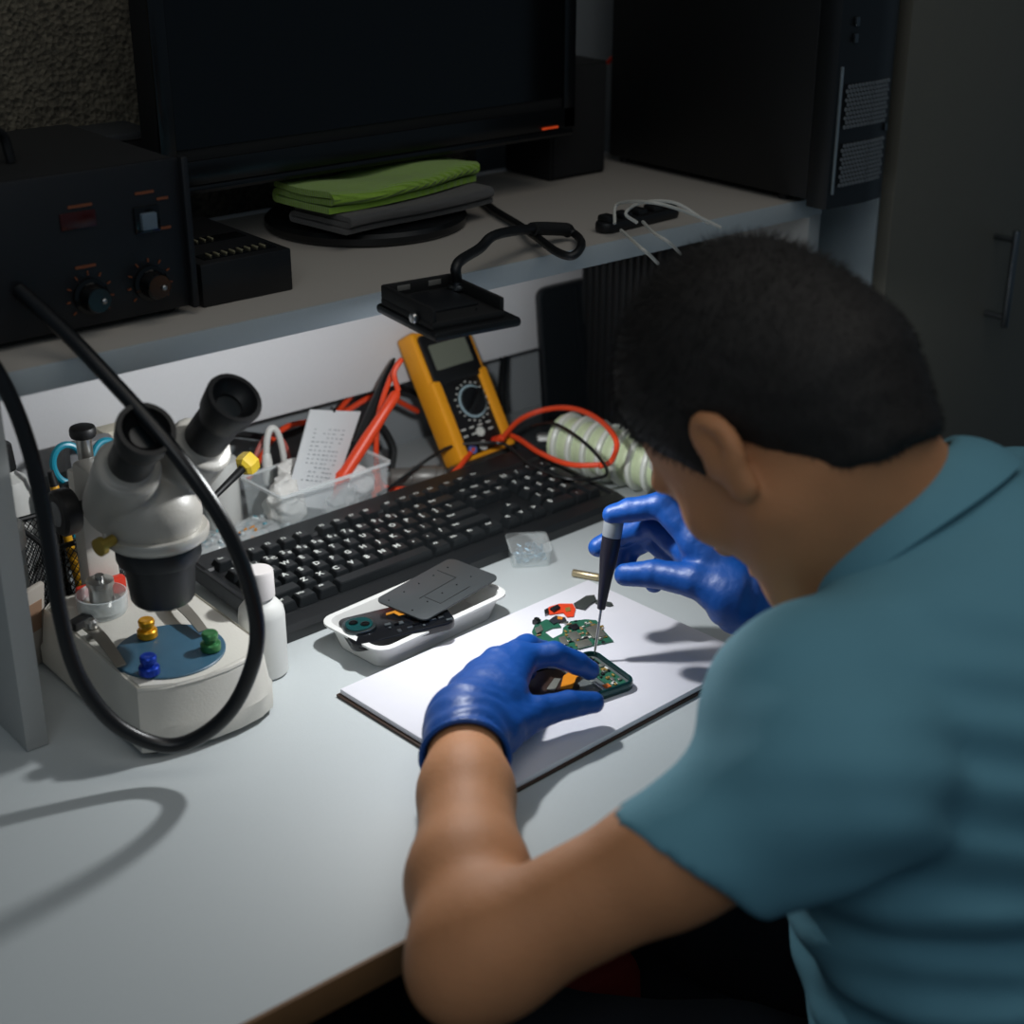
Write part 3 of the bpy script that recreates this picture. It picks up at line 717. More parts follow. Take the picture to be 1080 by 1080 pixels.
bm = B(); L = (pb-pa).length; lathe(bm, [(.0016, 0), (.0035, .012), (.0052, .03), (.0056, L*.75), (.0075, L*.8), (.0055, L*.83), (.004, L*.97), (.001, L)], axisM(pa, pb), 16); obj('probe', bm, M_bl, bl)
bm = B(); tube(bm, [MM @ V((-.003, .012, .015)), MM @ V((-.003, .010, .03)), atZ(480, 470, .045), atZ(455, 482, .04), atZ(430, 500, .028), atZ(410, 515, .02), atZ(398, 522, .02)], .0020, 8); obj('wire', bm, M_bl, bl)
bm = B(); tube(bm, [MM @ V((-.001, .012, .022)), atZ(535, 470, .042), atZ(560, 490, .036), atZ(600, 505, .034), atZ(640, 500, .034), atZ(620, 470, .09), atZ(585, 447, .075), atZ(560, 450, .05)], .0019, 8)
tag(obj('thin_cable', bm, M_bl), 'thin black cable crossing the back row of the keyboard', 'cable')
# ================================================================== leaning phone, ribbed case, coil, mouse, plugs
PHM = frame(V((1.222, 1.356, .003)), (1, 0, 0), (-.05, .018, .18))
pn = thing('smartphone', (1.243, 1.35, 0), 'black smartphone standing on end against the white back board', 'phone')
bm = B(); prism(bm, rrect(.09, .176, .012, cy=.088), -.009, 0, PHM, bev=.0015); sbd = obj('phone_body', bm, mat('phone_black', '14171a', .3), pn)
bm = B(); prism(bm, rrect(.084, .168, .009, cy=.088), 0, .0006, PHM); obj('screen', bm, mat('phone_screen', '15191c', .2), sbd)
rb = thing('ribbed_case', (1.275, 1.3, 0), 'tall black ribbed case standing under the shelf behind the head', 'case')
bm = B(); box(bm, (1.278, 1.305, .141), (.058, .145, .28), bev=.003); cs = obj('case_body', bm, M_matt, rb)
for i in range(12):
    bm = B(); box(bm, (1.2475, 1.24+i*.0118, .14), (.005, .005, .262), bev=.001); obj('rib', bm, mat('rib_black', '131517', .5), cs)
ca_ = V((1.118, 1.262, 0)); cb_ = V((1.150, 1.122, 0)); ax = (cb_-ca_).normalized(); CR = .033
CMx = frame(ca_+V((0, 0, CR+.002)), ax, (-ax.y, ax.x, 0)) ; CL = (cb_-ca_).length
hz_ = thing('ribbed_hose', (1.135, 1.19, 0), 'pale green and white ribbed hose lying right of the keyboard', 'hose')
prof = []; nr = 7
bm = B(); prof = []
for i in range(nr*8+1):
    t = i/8; prof.append((CR-.0035-.002*abs(math.sin(PI*t)), CL*i/(nr*8)))
prof = [(prof[0][0]-.004, .0)]+prof+[(prof[-1][0]-.004, CL)]+[(prof[-1][0]-.004, CL*.3)]
lathe(bm, prof, CMx @ Matrix.Rotation(PI/2, 4, 'Y'), 40); core = obj('sleeve', bm, mat('pale_green', 'c4d1ab', .4, var=.06), hz_)
for i in range(nr):
    bm = B(); tube_pts = []
    R0 = CMx @ Matrix.Rotation(PI/2, 4, 'Y') @ Matrix.Translation(V((0, 0, CL*(i+.5)/nr-.001)))
    lathe(bm, [(CR-.004, -.0034), (CR, -.0028), (CR+.0012, 0), (CR, .0028), (CR-.004, .0034)], R0, 40); obj('rib', bm, mat('rib_white', 'd3d6cd', .35), hz_)
M_wp = mat('white_plastic', 'd5d5d0', .35, var=.03)
wp = thing('white_plug_cable', atZ(690, 492, 0), 'white cable with a small plug, beside the hose near his face', 'cable')
q = V((1.126, 1.112, .047)); bm = B(); box(bm, (0, 0, 0), (.014, .02, .012), frame(q, (1, -.4, -.1), (.4, 1, 0)), bev=.0025); obj('plug', bm, M_wp, wp)
bm = B(); tube(bm, [q, q+V((.004, .012, .03)), q+V((.012, .02, .055)), q+V((.03, .03, .07)), q+V((.06, .05, .05)), q+V((.075, .06, .02))], .0018, 8); obj('wire', bm, M_wp, wp)
bm = B(); tube(bm, [q, q+V((.014, -.012, -.010)), q+V((.03, -.022, -.02)), q+V((.05, -.03, -.041)), q+V((.08, -.035, -.043))], .0026, 8); obj('lead', bm, M_wp, wp)
mq = atZ(722, 531, .012); mq.z = 0
mo_ = thing('computer_mouse', mq, 'black computer mouse partly hidden behind the raised glove', 'mouse')
me = surf(lambda P: smax(ell(P, (mq.x, mq.y, .004), (.031, .052, .030)), .001-P[:, 2], .004), (mq.x-.04, mq.y-.06, -.004), (mq.x+.04, mq.y+.06, .04), .0022, 'shell'); relax(me, 2)
ms = obj('shell', me, M_gloss, mo_, ang=60)
bm = B(); cyl(bm, (mq.x-.003, mq.y+.027, .026), (mq.x+.003, mq.y+.027, .026), .0075, n=20, bev=.001); obj('scroll_wheel', bm, M_dsteel, ms)
# ================================================================== clear container with bags, sachet, tube
cc = thing('clear_container', (.87, 1.33, 0), 'open clear plastic container behind the keyboard, crammed with white bags', 'container')
CCM = rotz((.822, 1.325, .0006), 3)
bm = B(); tub(bm, .145, .076, .054, .0013, CCM, r=.006, tap=.95); obj('container_body', bm, mat('container_clear', 'e6eef0', .1, var=.02, alpha=.20), cc)
bm = B(); p_ = [rrect(.148, .079, .007), rrect(.148, .079, .007), rrect(.1415, .0725, .005), rrect(.1415, .0725, .005)]
R_ = [[bm.verts.new(CCM @ V((x, y, zz))) for x, y in a] for a, zz in zip(p_, (.0525, .0552, .0552, .0525))]
for a, b in zip(R_, R_[1:]+R_[:1]):
    for i in range(len(a)): bm.faces.new([a[i], a[(i+1) % len(a)], b[(i+1) % len(a)], b[i]])
obj('rim', bm, mat('rim_highlight', 'f0f4f4', .15, var=.02, alpha=.55), cc)  # whiter, denser rim: edge highlights of the container put into the colour
M_bag = mat('white_bag', 'dcdad5', .5, var=.05, bump=.5, bscale=90)
M_film = mat('clear_film', 'e8ecec', .18, var=.03, alpha=.38, bump=.6, bscale=70)
def bag(name, c, s, seed, m, lb, cat='bag', group=None, ang=0, tilt=0):
    R = np.array((Matrix.Rotation(math.radians(ang), 3, 'Z') @ Matrix.Rotation(math.radians(tilt), 3, 'X')))
    rr = max(s)*1.25
    def f(P):
        return ell(P, c, s, R) + min(s)*(.42*np.abs(nz(P, 75, seed))+.25*np.abs(nz(P, 170, seed+2))+.12*np.abs(nz(P, 330, seed+4))-.18)
    me = surf(f, np.array(c)-rr, np.array(c)+rr, max(min(s)/9, .0014), name)
    return tag(obj(name, me, m, ang=50), lb, cat, group)
bag('parts_bag', (.774, 1.316, .034), (.024, .026, .030), 1.0, M_bag, 'crumpled white bag heaped at the left end of the clear container')
bag('parts_bag', (.800, 1.337, .042), (.024, .018, .028), 3.1, M_bag, 'crumpled white bag in the clear container, left of the sachet')
bag('parts_bag', (.840, 1.311, .022), (.026, .018, .018), 7.4, M_film, 'crumpled clear bag in front of the sachet in the clear container')
bag('parts_bag', (.868, 1.322, .028), (.021, .024, .023), 5.2, mat('pale_bag', 'd4d3d2', .45, var=.1, bump=.5, bscale=90), 'crumpled pale bag in the right end of the clear container')
SQ = [atY(*p, yy) for p, yy in (((300, 530), 1.305), ((346, 537), 1.305), ((380, 434), 1.345), ((327, 432), 1.345))]
for v_ in SQ: v_.z = max(v_.z, .006)
bm = B(); sheet(bm, lambda u, v: (SQ[0]*(1-u)+SQ[1]*u)*(1-v)+(SQ[3]*(1-u)+SQ[2]*u)*v+V((0, -.006*math.sin(PI*u)*(1-v*.8), .0)), 10, 14, .0022)
scm = thing('sachet', SQ[0], 'pale printed sachet tube standing up in the clear container', 'sachet')
obj('pouch', bm, mat('sachet_white', 'c8cacb', .45, var=.04), scm)
bm = B()
for i in range(13):
    v = .25+i*.045
    a = (SQ[0]*.85+SQ[1]*.15)*(1-v)+(SQ[3]*.85+SQ[2]*.15)*v; b = (SQ[0]*.2+SQ[1]*.8)*(1-v)+(SQ[3]*.2+SQ[2]*.8)*v
    n_ = (SQ[1]-SQ[0]).cross(SQ[3]-SQ[0]).normalized(); n_ = n_ if n_.y < 0 else -n_
    for k in range(7):
        if rnd.random() < .2: continue
        p0 = a+(b-a)*(k/7+.02); p1 = a+(b-a)*((k+rnd.uniform(.5, .9))/7); u0 = k/7
        up_ = (SQ[3]-SQ[0]).normalized()*.0005; of = n_*(.0017+.006*math.sin(PI*(.15+.65*(u0+.07)))*(1-v*.8)+.0003)
        vs = [bm.verts.new(q+of) for q in (p0-up_, p1-up_, p1+up_, p0+up_)]; bm.faces.new(vs)
tl = obj('print_lines', bm, mat('print_grey', '8e9499', .6), scm); tl['kind'] = 'stuff'
bm = B(); a = SQ[3]*.55+SQ[2]*.45; box(bm, (0, 0, 0), (.003, .006, .008), frame(a, SQ[2]-SQ[3], (0, 1, 0))); obj('clip', bm, M_gloss, scm)
# yellow-capped tool
yt = thing('yellow_capped_tool', atY(250, 500, 1.27), 'black handled tool with a yellow six-sided cap leaning on the clear container', 'tool')
ya = atY(222, 528, 1.235); yb = atY(258, 492, 1.25); yc = yb+(yb-ya).normalized()*.017; ya.z = max(ya.z, .003)
bm = B(); cyl(bm, ya, yb, .003, .0042, n=14, bev=.001); obj('shaft', bm, M_rub, yt)
bm = B(); L = (yc-yb).length; lathe(bm, [(.007, 0), (.011, .003), (.0118, L*.5), (.011, L*.9), (.008, L), (0, L)], axisM(yb-(yb-ya).normalized()*.004, yc), 6); obj('cap', bm, mat('cap_yellow', 'e2c23c', .4), yt)
# loose bags of components
def compbag(c, s, ang, seed, lb, cols, n=26):
    o = bag('component_bag', c, s, seed, M_film, lb, 'bag', None, ang)
    base = wloc(o)
    for k, cl in enumerate(cols):
        bm = B()
        for i in range(n//len(cols)):
            x, y = rnd.uniform(-.75, .75)*s[0], rnd.uniform(-.75, .75)*s[1]; z = rnd.uniform(.1, .95)*s[2]
            q = V(c)+Matrix.Rotation(math.radians(ang), 3, 'Z') @ V((x, y, z))
            t_ = Matrix.Rotation(rnd.uniform(0, PI), 4, 'Z') @ Matrix.Rotation(rnd.uniform(-.7, .7), 4, 'X')
            box(bm, (0, 0, 0), (rnd.uniform(.003, .008), rnd.uniform(.002, .004), .0024), Matrix.Translation(q) @ t_, bev=.0005)
        p = obj('loose_parts', bm, mat('parts_'+cl, cl, .4, var=.1), o); p['kind'] = 'stuff'
compbag((.738, 1.312, .011), (.040, .030, .010), 20, 1.5, 'clear bag of coloured parts behind the keyboard, nearest the clear container', ['2b8090', 'cfd8da', 'd08a30', '27415c'])
compbag((.676, 1.305, .014), (.030, .026, .013), -25, 4.5, 'clear bag of blue-green parts between the microscope and the keyboard', ['1f7f95', 'c6d4d8', '24384c', '8ac0c8'], 34)
# white box at the back, grey pipe, orange stub
bm = B(); cyl(bm, (.925, 1.335, .014), (.975, 1.30, .014), .011, n=20, bev=.002); cyl(bm, (.945, 1.321, .014), (.968, 1.305, .014), .0128, n=20, bev=.002)
tag(obj('grey_pipe', bm, mat('grey_pipe', '6e6c68', .4, .3)), 'short grey metal pipe lying at the foot of the multimeter', 'pipe')
bm = B(); box(bm, (0, 0, 0), (.007, .007, .02), rotz((*atZ(398, 532, 0)[:2], .0325), 20), bev=.001); box(bm, (0, 0, 0), (.009, .009, .022), rotz((*atZ(398, 532, 0)[:2], .0115), 20), bev=.001); tag(obj('orange_stub', bm, mat('stub_orange', 'e4561e', .4)), 'orange plastic stub standing at the right end of the clear container', 'stub')
# cables heaped along the back of the bench
cabs = [('red_cable', M_rl, .0033, [(.78, 1.40, .03), (.83, 1.405, .075), (.90, 1.41, .07), (.96, 1.405, .085), (1.02, 1.41, .05)], 'red cable running along the wall under the white back board, lower of the two'),
        ('red_cable', M_rl, .0033, [(.90, 1.42, .06), (.95, 1.425, .092), (1.0, 1.42, .10), (1.06, 1.425, .06)], 'red cable tucked under the white back board near the black probe'),
        ('black_cable', M_bl, .004, [(.70, 1.41, .05), (.76, 1.42, .08), (.84, 1.42, .06), (.92, 1.43, .07), (1.0, 1.42, .08), (1.06, 1.43, .04)], 'black cable running along the wall behind the clear container'),
        ('black_cable', M_bl, .005, [(.88, 1.385, .006), (.92, 1.38, .05), (.945, 1.39, .06), (.96, 1.38, .03), (.95, 1.37, .006)], 'black cable arching up behind the sachet'),
        ('black_cable', M_bl, .0045, [(1.12, 1.37, .006), (1.14, 1.40, .05), (1.17, 1.43, .09), (1.19, 1.445, .13)], 'black cable climbing the grey wall right of the multimeter'),
        ('pink_cable', mat('lead_pink', 'b05a52', .5), .0026, [(.77, 1.375, .05), (.785, 1.378, .075), (.80, 1.378, .085), (.815, 1.375, .07), (.82, 1.37, .03)], 'dull pink cable in the heap behind the clear container'),
        ('white_cable', M_wp, .0036, [(.786, 1.368, .06), (.789, 1.368, .085), (.795, 1.368, .096), (.803, 1.368, .088), (.808, 1.368, .06), (.81, 1.368, .02)], 'white cable bent over beside the top of the yellow cap')]
for n_, m_, r_, p_, lb in cabs:
    bm = B(); tube(bm, p_, r_, 8); tag(obj(n_, bm, m_), lb, 'cable')
bm = B(); lathe(bm, [(.004, 0), (.0058, .004), (.0058, .026), (.0045, .034), (.003, .036)], axisM((.786, 1.366, .034), (.787, 1.368, .09)), 14); tag(obj('white_connector', bm, M_wp), 'white cable connector standing behind the clear container', 'connector')
bm = B(); cyl(bm, (1.13, 1.32, .013), (1.16, 1.30, .013), .008, n=16, bev=.002); tag(obj('white_tube', bm, M_wp), 'short white tube lying between the multimeter and the ribbed hose', 'tube')
bm = B(); box(bm, (0, 0, 0), (.11, .075, .014), rotz((1.15, 1.34, .0075), 8), bev=.002); tag(obj('flat_dark_box', bm, mat('flat_box', '2d3032', .4)), 'flat dark box on the bench behind the ribbed hose', 'box')

rbx = thing('red_bag', (.775, .89, -DESK), 'dark red bag standing on the floor under the bench', 'bag')
bm = B(); box(bm, (.775, .89, -DESK+.239), (.15, .2, .474), bev=.02, taper=.8); obj('bag_body', bm, mat('bag_red', '7d1a12', .7, var=.1, bump=.3, bscale=200), rbx)
bm = B(); tube(bm, [(.745, .89, -.28), (.745, .89, -.24), (.775, .89, -.225), (.805, .89, -.24), (.805, .89, -.28)], .006, 8); obj('handle', bm, M_rub, rbx)
# ================================================================== stereo microscope
M_mw = mat('microscope_white', 'c9c6bd', .42, var=.03, bump=.08, bscale=500)
M_mg = mat('microscope_grey', '9d9a93', .4, var=.04, bump=.08, bscale=500)
mi = thing('stereo_microscope', (.512, 1.11, 0), 'white stereo microscope with two black eyecups standing left of the keyboard', 'microscope')
bm = B()
bp = [(.449, 1.012), (.462, 1.004), (.48, .998), (.505, .994), (.53, .994), (.552, .998), (.568, 1.006), (.577, 1.02), (.578, 1.2), (.566, 1.216), (.462, 1.216), (.450, 1.204)]
def sc(poly, k, dy=0): return [((x-.513)*k+.513, (y-1.105)*k+1.105+dy) for x, y in poly]
t = bmesh.new(); lv = [(bp, .006), (bp, .022), (sc(bp, .975), .026), (sc(bp, .93), .058), (sc(bp, .915), .0612)]
R_ = [[t.verts.new((x, y, z)) for x, y in p] for p, z in lv]
for a, b in zip(R_, R_[1:]):
    for i in range(len(a)): t.faces.new([a[i], a[(i+1) % len(a)], b[(i+1) % len(a)], b[i]])
t.faces.new(list(reversed(R_[0]))); t.faces.new(R_[-1])
bmesh.ops.bevel(t, geom=[e for e in t.edges if e.calc_length() > .01 and abs(e.verts[0].co.z-e.verts[1].co.z) < .001 and e.verts[0].co.z > .05], offset=.003, segments=3, affect='EDGES')
put(bm, t); bs_ = obj('base', bm, M_mw, mi)
for x, y in ((.465, 1.02), (.562, 1.02), (.465, 1.2), (.562, 1.2)):
    bm = B(); cyl(bm, (x, y, .0003), (x, y, .0065), .008, n=16); obj('foot', bm, M_rub, bs_)
DZ = .0612; DCn = V((.503, 1.056, DZ))
bm = B(); lathe(bm, [(0, -.002), (.046, -.002), (.046, .0012), (.0452, .0018), (0, .0018)], Matrix.Translation(DCn), 56); obj('stage_disc', bm, mat('disc_blue', '31566b', .45, var=.15, vscale=60), mi)
for (px0, py0, px1, py1) in ((.5425, 1.125, .536, 1.058), (.464, 1.118, .4555, 1.048)):
    a = V((px0, py0, DZ)); b = V((px1, py1, DZ+.0035)); u = (b-a).normalized()
    bm = B(); lathe(bm, [(.006, 0), (.006, .003), (.0035, .004), (.0035, .011), (.0055, .012), (.0055, .017), (.003, .019), (0, .019)], Matrix.Translation(a+V((0, 0, -.0005))), 18); cp = obj('clip_post', bm, M_steel, mi)
    bm = B(); Fm = frame(a+V((0, 0, .0085)), u, (-u.y, u.x, 0)); Lq = (b-a).length
    sheet(bm, lambda s, v: Fm @ V((-.006+s*(Lq+.006), (v-.5)*(.0125-.004*s), .004*math.sin(PI*s)-.0045*s)), 14, 3, .0012); obj('stage_clip', bm, mat('clip_steel', 'a49f95', .42, .8, var=.05), cp)
bm = B(); box(bm, (.513, 1.203, .115), (.030, .022, .125), bev=.003); col = obj('column', bm, M_mw, mi)
bm = B(); cyl(bm, (.513, 1.203, .177), (.513, 1.203, .206), .0068, n=20); obj('post', bm, M_steel, col)
bm = B(); cyl(bm, (.513, 1.203, .206), (.513, 1.203, .2165), .0115, n=22, bev=.003); obj('post_cap', bm, M_rub, col)
bm = B(); box(bm, (.510, 1.163, .168), (.034, .06, .05), bev=.006); fa = obj('focus_arm', bm, M_mg, mi)
for s in (-1, 1):
    c = V((.510+s*.0165, 1.165, .160)); e = V((s, 0, 0))
    bm = B(); L0 = axisM(c, c+e); lathe(bm, [(.006, 0), (.006, .012), (.019, .013), (.0205, .016), (.0205, .026), (.018, .029), (0, .029)], L0, 30); kn = obj('focus_knob', bm, M_rub, fa)
    bm = B(); lathe(bm, [(.011, .0288), (.011, .0298), (0, .0300)], L0, 24); obj('knob_face', bm, mat('knob_grey', '6e7072', .5), kn)
ox, oy = .505, 1.062
Om = Matrix.Translation(V((ox, oy, 0)))
bm = B(); lathe(bm, [(.010, .112), (.016, .109), (.0245, .109), (.0262, .112), (.0292, .145), (.0335, .146), (.0345, .149), (.0345, .160), (.033, .163), (.02, .163)], Om, 44); ob = obj('objective', bm, mat('objective_black', '15181b', .4), mi)
bm = B(); lathe(bm, [(0, .1128), (.0165, .1115), (.0165, .1105)], Om, 30, closed=False); obj('front_lens', bm, mat('lens_glass', '0a1418', .3), ob)
tl_ = V((0, -.66, .75)).normalized()
roots = [V((ox+.003+s*.028, oy+.012, .207)) for s in (-1, 1)]
ends = [V((.476, 1.0, .2835)), V((.5515, 1.0, .2905))]
mids = [a.lerp(b, .45) for a, b in zip(roots, ends)]
def fhead(P):
    d = rc(P, (ox, oy, .160), (ox, oy+.004, .180), .036, .040)
    d = np.maximum(d, .162-P[:, 2])
    d = smin(d, rc(P, (ox, oy+.014, .186), (.510, 1.14, .180), .030, .020), .012)
    for a, m_, sx in zip(roots, mids, (-1, 1)):
        q0 = a+V((-sx*.006, .014, -.016)); q1 = a.lerp(m_, .86)
        t_ = rc(P, q0, q1, .0275, .0262)
        ax = (P-np.array(list(q1), np.float32))@np.array(list((q1-q0).normalized()), np.float32)
        t_ = smax(t_, ax-.004, .004)
        d = smin(d, t_, .0035)
        d = smin(d, rc(P, a.lerp(m_, .6), m_, .018, .0172), .002)
    return d
me = surf(fhead, (.43, .98, .15), (.60, 1.17, .27), .0022, 'head_body'); relax(me, 2); obj('head_body', me, M_mg, mi, ang=60)
bm = B(); lathe(bm, [(.0375, .1625), (.0418, .166), (.0425, .171), (.041, .174)], Om, 44, closed=False); lathe(bm, [(.041, .174), (.036, .174), (.036, .1625), (.0375, .1625)], Om, 44, closed=False); obj('lower_ring', bm, mat('ring_silver', 'b9b6ae', .3, .4), mi)
for m_, e_ in zip(mids, ends):
    L = (e_-m_).length; bm = B()
    lathe(bm, [(.0150, -.004), (.0158, -.002), (.0175, .004), (.0175, L*.42), (.0165, L*.48), (.0165, L*.52), (.0205, L*.66), (.0228, L*.97), (.0222, L), (.0185, L), (.0165, L*.9), (.0105, L*.82), (.0105, L*.79), (0, L*.79)], axisM(m_, e_), 36)
    ep = obj('eyepiece', bm, M_rub, mi)
    bm = B(); lathe(bm, [(0, L*.797), (.007, L*.796), (.0098, L*.794)], axisM(m_, e_), 24, closed=False); obj('eye_lens', bm, mat('lens_glass', '', 0), ep)
bm = B(); lathe(bm, [(.0045, 0), (.0045, .010), (.0075, .011), (.0075, .016), (0, .0165)], axisM((ox-.040, oy-.006, .176), (ox-.09, oy-.02, .172)), 18); obj('lock_screw', bm, mat('screw_gold', 'b39a4a', .35, .8), mi)
# --- three little coloured weights on the disc
for (x, y), n_, c_, lb in (((.4995, 1.088), 'weight_gold', 'd99a1e', 'gold coloured little stepped knob on the back of the blue stage disc'), ((.4715, 1.031), 'weight_blue', '0f3aa6', 'blue little stepped knob on the front of the blue stage disc'), ((.5295, 1.034), 'weight_green', '3f7d4b', 'green little stepped knob at the right side of the blue stage disc')):
    bm = B(); lathe(bm, [(.0075, 0), (.0086, .0012), (.0086, .0065), (.0075, .0078), (.0056, .0082), (.0052, .0105), (.0068, .0118), (.0070, .0155), (.0060, .0168), (.002, .017), (0, .0165)], Matrix.Translation(V((x, y, DZ+.0019))), 24)
    tag(obj('stepped_knob', bm, mat(n_, c_, .3, .55, var=.08)), lb, 'knob')
# --- glass dish with a steel pot on the base
gd = thing('glass_dish', (.494, 1.155, DZ), 'small round glass dish with a steel cap on the back of the microscope base', 'jar')
Gm = Matrix.Translation(V((.4925, 1.157, DZ+.0003)))
bm = B(); lathe(bm, [(0, 0), (.0195, 0), (.0215, .003), (.0225, .018), (.021, .0185), (.0195, .004), (0, .003)], Gm, 32); obj('dish', bm, M_mist, gd)
bm = B(); lathe(bm, [(.0165, .0035), (.0165, .011), (.0105, .0118), (.0105, .026), (.012, .027), (.012, .031), (.004, .032), (.004, .036), (0, .036)], Gm, 28); obj('steel_cap', bm, M_steel, gd)
bm = B(); box(bm, (0, 0, .004), (.022, .012, .008), rotz((.4655, 1.145, DZ+.0002), 20), bev=.002); tag(obj('black_clip', bm, M_rub), 'small black clip lying on the back left corner of the microscope base', 'clip')
# --- white bottle
wb = thing('white_bottle', (.6, 1.078, 0), 'short white plastic bottle with a white screw cap by the keyboard corner', 'bottle')
Wm = Matrix.Translation(V((.600, 1.071, .0004)))
M_bot = mat('bottle_white', 'd3d3cf', .38, var=.02)
bm = B(); lathe(bm, [(0, 0), (.0185, 0), (.0205, .002), (.0205, .058), (.0195, .064), (.015, .070), (.0115, .073), (.0105, .076), (0, .076)], Wm, 36); obj('bottle_body', bm, M_bot, wb)
bm = B(); lathe(bm, [(.0125, .0755), (.0132, .0765), (.0130, .099), (.0118, .1012), (0, .1014)], Wm, 36); obj('screw_cap', bm, mat('cap_white', 'cfcac8', .4, var=.02), wb)
# ================================================================== things behind the microscope
cup = thing('mesh_pen_cup', (.522, 1.276, 0), 'square black wire mesh pen cup behind the microscope', 'pen cup')
CX, CY, CS_, CHh = .522, 1.276, .040, .095
bm = B()
def wire(a, b, r=.00055):
    cyl(bm, a, b, r, n=4, cap=False)
N_ = 22
for f in range(4):
    R4 = Matrix.Translation(V((CX, CY, 0))) @ Matrix.Rotation(f*PI/2, 4, 'Z')
    for i in range(-N_, N_+1):
        for s in (1, -1):
            x0 = i*2*CS_/12; x1 = x0+s*CHh*.8
            z0, z1 = .003, CHh
            # clip the slanting wire to the face
            def cl(x0, z0, x1, z1):
                t0, t1 = 0., 1.
                dx = x1-x0
                for lim, sg in ((-CS_, 1), (CS_, -1)):
                    n = sg*dx; q = sg*(lim-x0)
                    if abs(n) < 1e-9:
                        if q > 0: return None
                    elif n > 0: t0 = max(t0, q/n)
                    else: t1 = min(t1, q/n)
                return (t0, t1) if t1-t0 > .01 else None
            c_ = cl(x0, z0, x1, z1)
            if c_:
                a = V((x0+(x1-x0)*c_[0], -CS_, z0+(z1-z0)*c_[0])); b = V((x0+(x1-x0)*c_[1], -CS_, z0+(z1-z0)*c_[1])); wire(R4 @ a, R4 @ b)
obj('mesh_wall', bm, M_rub, cup)
for z, r in ((.0025, .0022), (CHh, .0026)):
    bm = B(); q = [V((CX+sx*CS_, CY+sy*CS_, z)) for sx, sy in ((-1, -1), (1, -1), (1, 1), (-1, 1))]
    for a, b in zip(q, q[1:]+q[:1]): cyl(bm, a, b, r, n=8)
    obj('rim', bm, M_rub, cup)
bm = B(); box(bm, (CX, CY, .0012), (CS_*2, CS_*2, .0018)); obj('floor_plate', bm, M_rub, cup)
sx_ = thing('scissors', (.545, 1.31, .004), 'scissors with teal ring handles standing in the mesh pen cup', 'scissors')
M_teal = mat('teal_plastic', '1387a0', .35)
for k, (q, aa) in enumerate(((atY(72, 489, 1.305), 0), (atY(113, 484, 1.312), .5))):
    bm = B(); pts = [q+V((.0155*math.cos(t)*.95, .004*math.sin(t+aa), .0175*math.sin(t))) for t in [2*PI*i/20 for i in range(21)]]
    tube(bm, pts, .0034, 10, k=2); tube(bm, [q+V((0, 0, -.017)), q+V((.004 if k == 0 else -.008, 0, -.032)), V((.530, 1.290, .07))], .0038, 8); obj('ring_handle', bm, M_teal, sx_)
    bm = B(); cyl(bm, V((.530, 1.288+.003*k, .075)), V((.526+.004*k, 1.288+.003*k, .006)), .004, .0012, n=6); obj('blade', bm, M_steel, sx_)
def stick(nm, a, b, r, m, lb, cat='pen', tip=None):
    bm = B(); cyl(bm, a, b, r, n=12, bev=r*.3)
    if tip: cyl(bm, V(b), V(b)+(V(b)-V(a)).normalized()*.014, r*1.02, r*.7, n=12, mi=1)
    return tag(obj(nm, bm, [m, M_rub]), lb, cat)
stick('pen', (.520, 1.258, .005), atY(57, 512, 1.27), .0042, mat('pen_yellow', 'd29a1e', .4), 'yellow pen standing at the left of the mesh cup', tip=True)
stick('screwdriver', (.536, 1.300, .005), (.535, 1.296, .128), .0075, M_rub, 'black handled screwdriver standing in the mesh cup beside the teal rings', 'screwdriver')
stick('marker', (.510, 1.28, .006), (.504, 1.272, .11), .0065, M_gloss, 'black marker standing in the mesh cup behind the focus knob', 'pen')
bm = B(); box(bm, (.504, 1.183, DZ+.0085), (.046, .010, .016), bev=.003); tag(obj('red_block', bm, M_red), 'red plastic block lying on the microscope base behind the glass dish', 'block')
# bottles and packets at the far left, by the upright board
bt = thing('dropper_bottle', (.47, 1.33, 0), 'tall white bottle with a black cap beside the left upright board', 'bottle')
Bq = Matrix.Translation(V((.492, 1.345, .0004)))
bm = B(); lathe(bm, [(0, 0), (.021, 0), (.0225, .002), (.0225, .115), (.019, .126), (.010, .132), (.0095, .136), (0, .136)], Bq, 30); obj('bottle_body', bm, M_bot, bt)
bm = B(); lathe(bm, [(.0112, .1355), (.0115, .137), (.0098, .160), (.008, .162), (0, .162)], Bq, 24); obj('cap', bm, M_rub, bt)
bt = thing('squat_jar', (.44, 1.26, 0), 'pale plastic jar with a white lid against the left upright board', 'jar')
Bq = Matrix.Translation(V((.436, 1.255, .0004)))
bm = B(); lathe(bm, [(0, 0), (.028, 0), (.030, .002), (.030, .10), (.028, .104), (0, .104)], Bq, 30); obj('jar_body', bm, M_mist, bt)
bm = B(); lathe(bm, [(.0315, .1042), (.032, .106), (.032, .122), (.030, .124), (0, .124)], Bq, 30); obj('lid', bm, M_bot, bt)
bm = B(); box(bm, (0, 0, .0425), (.03, .006, .085), rotz((.440, 1.208, .001), 24) @ Matrix.Rotation(.16, 4, 'X'), bev=.002); box(bm, (0, -.0031, .055), (.02, .0012, .03), rotz((.440, 1.208, .001), 24) @ Matrix.Rotation(.16, 4, 'X'), mi=1)
tag(obj('packet', bm, [mat('packet_pale', 'b5ada3', .6), mat('packet_tan', '9a7a62', .6)]), 'pale flat packet with a tan patch leaning by the left upright board', 'packet')
ct = thing('small_carton', (.62, 1.37, 0), 'cream carton with an ochre patch standing far back behind the left eyepiece', 'carton')
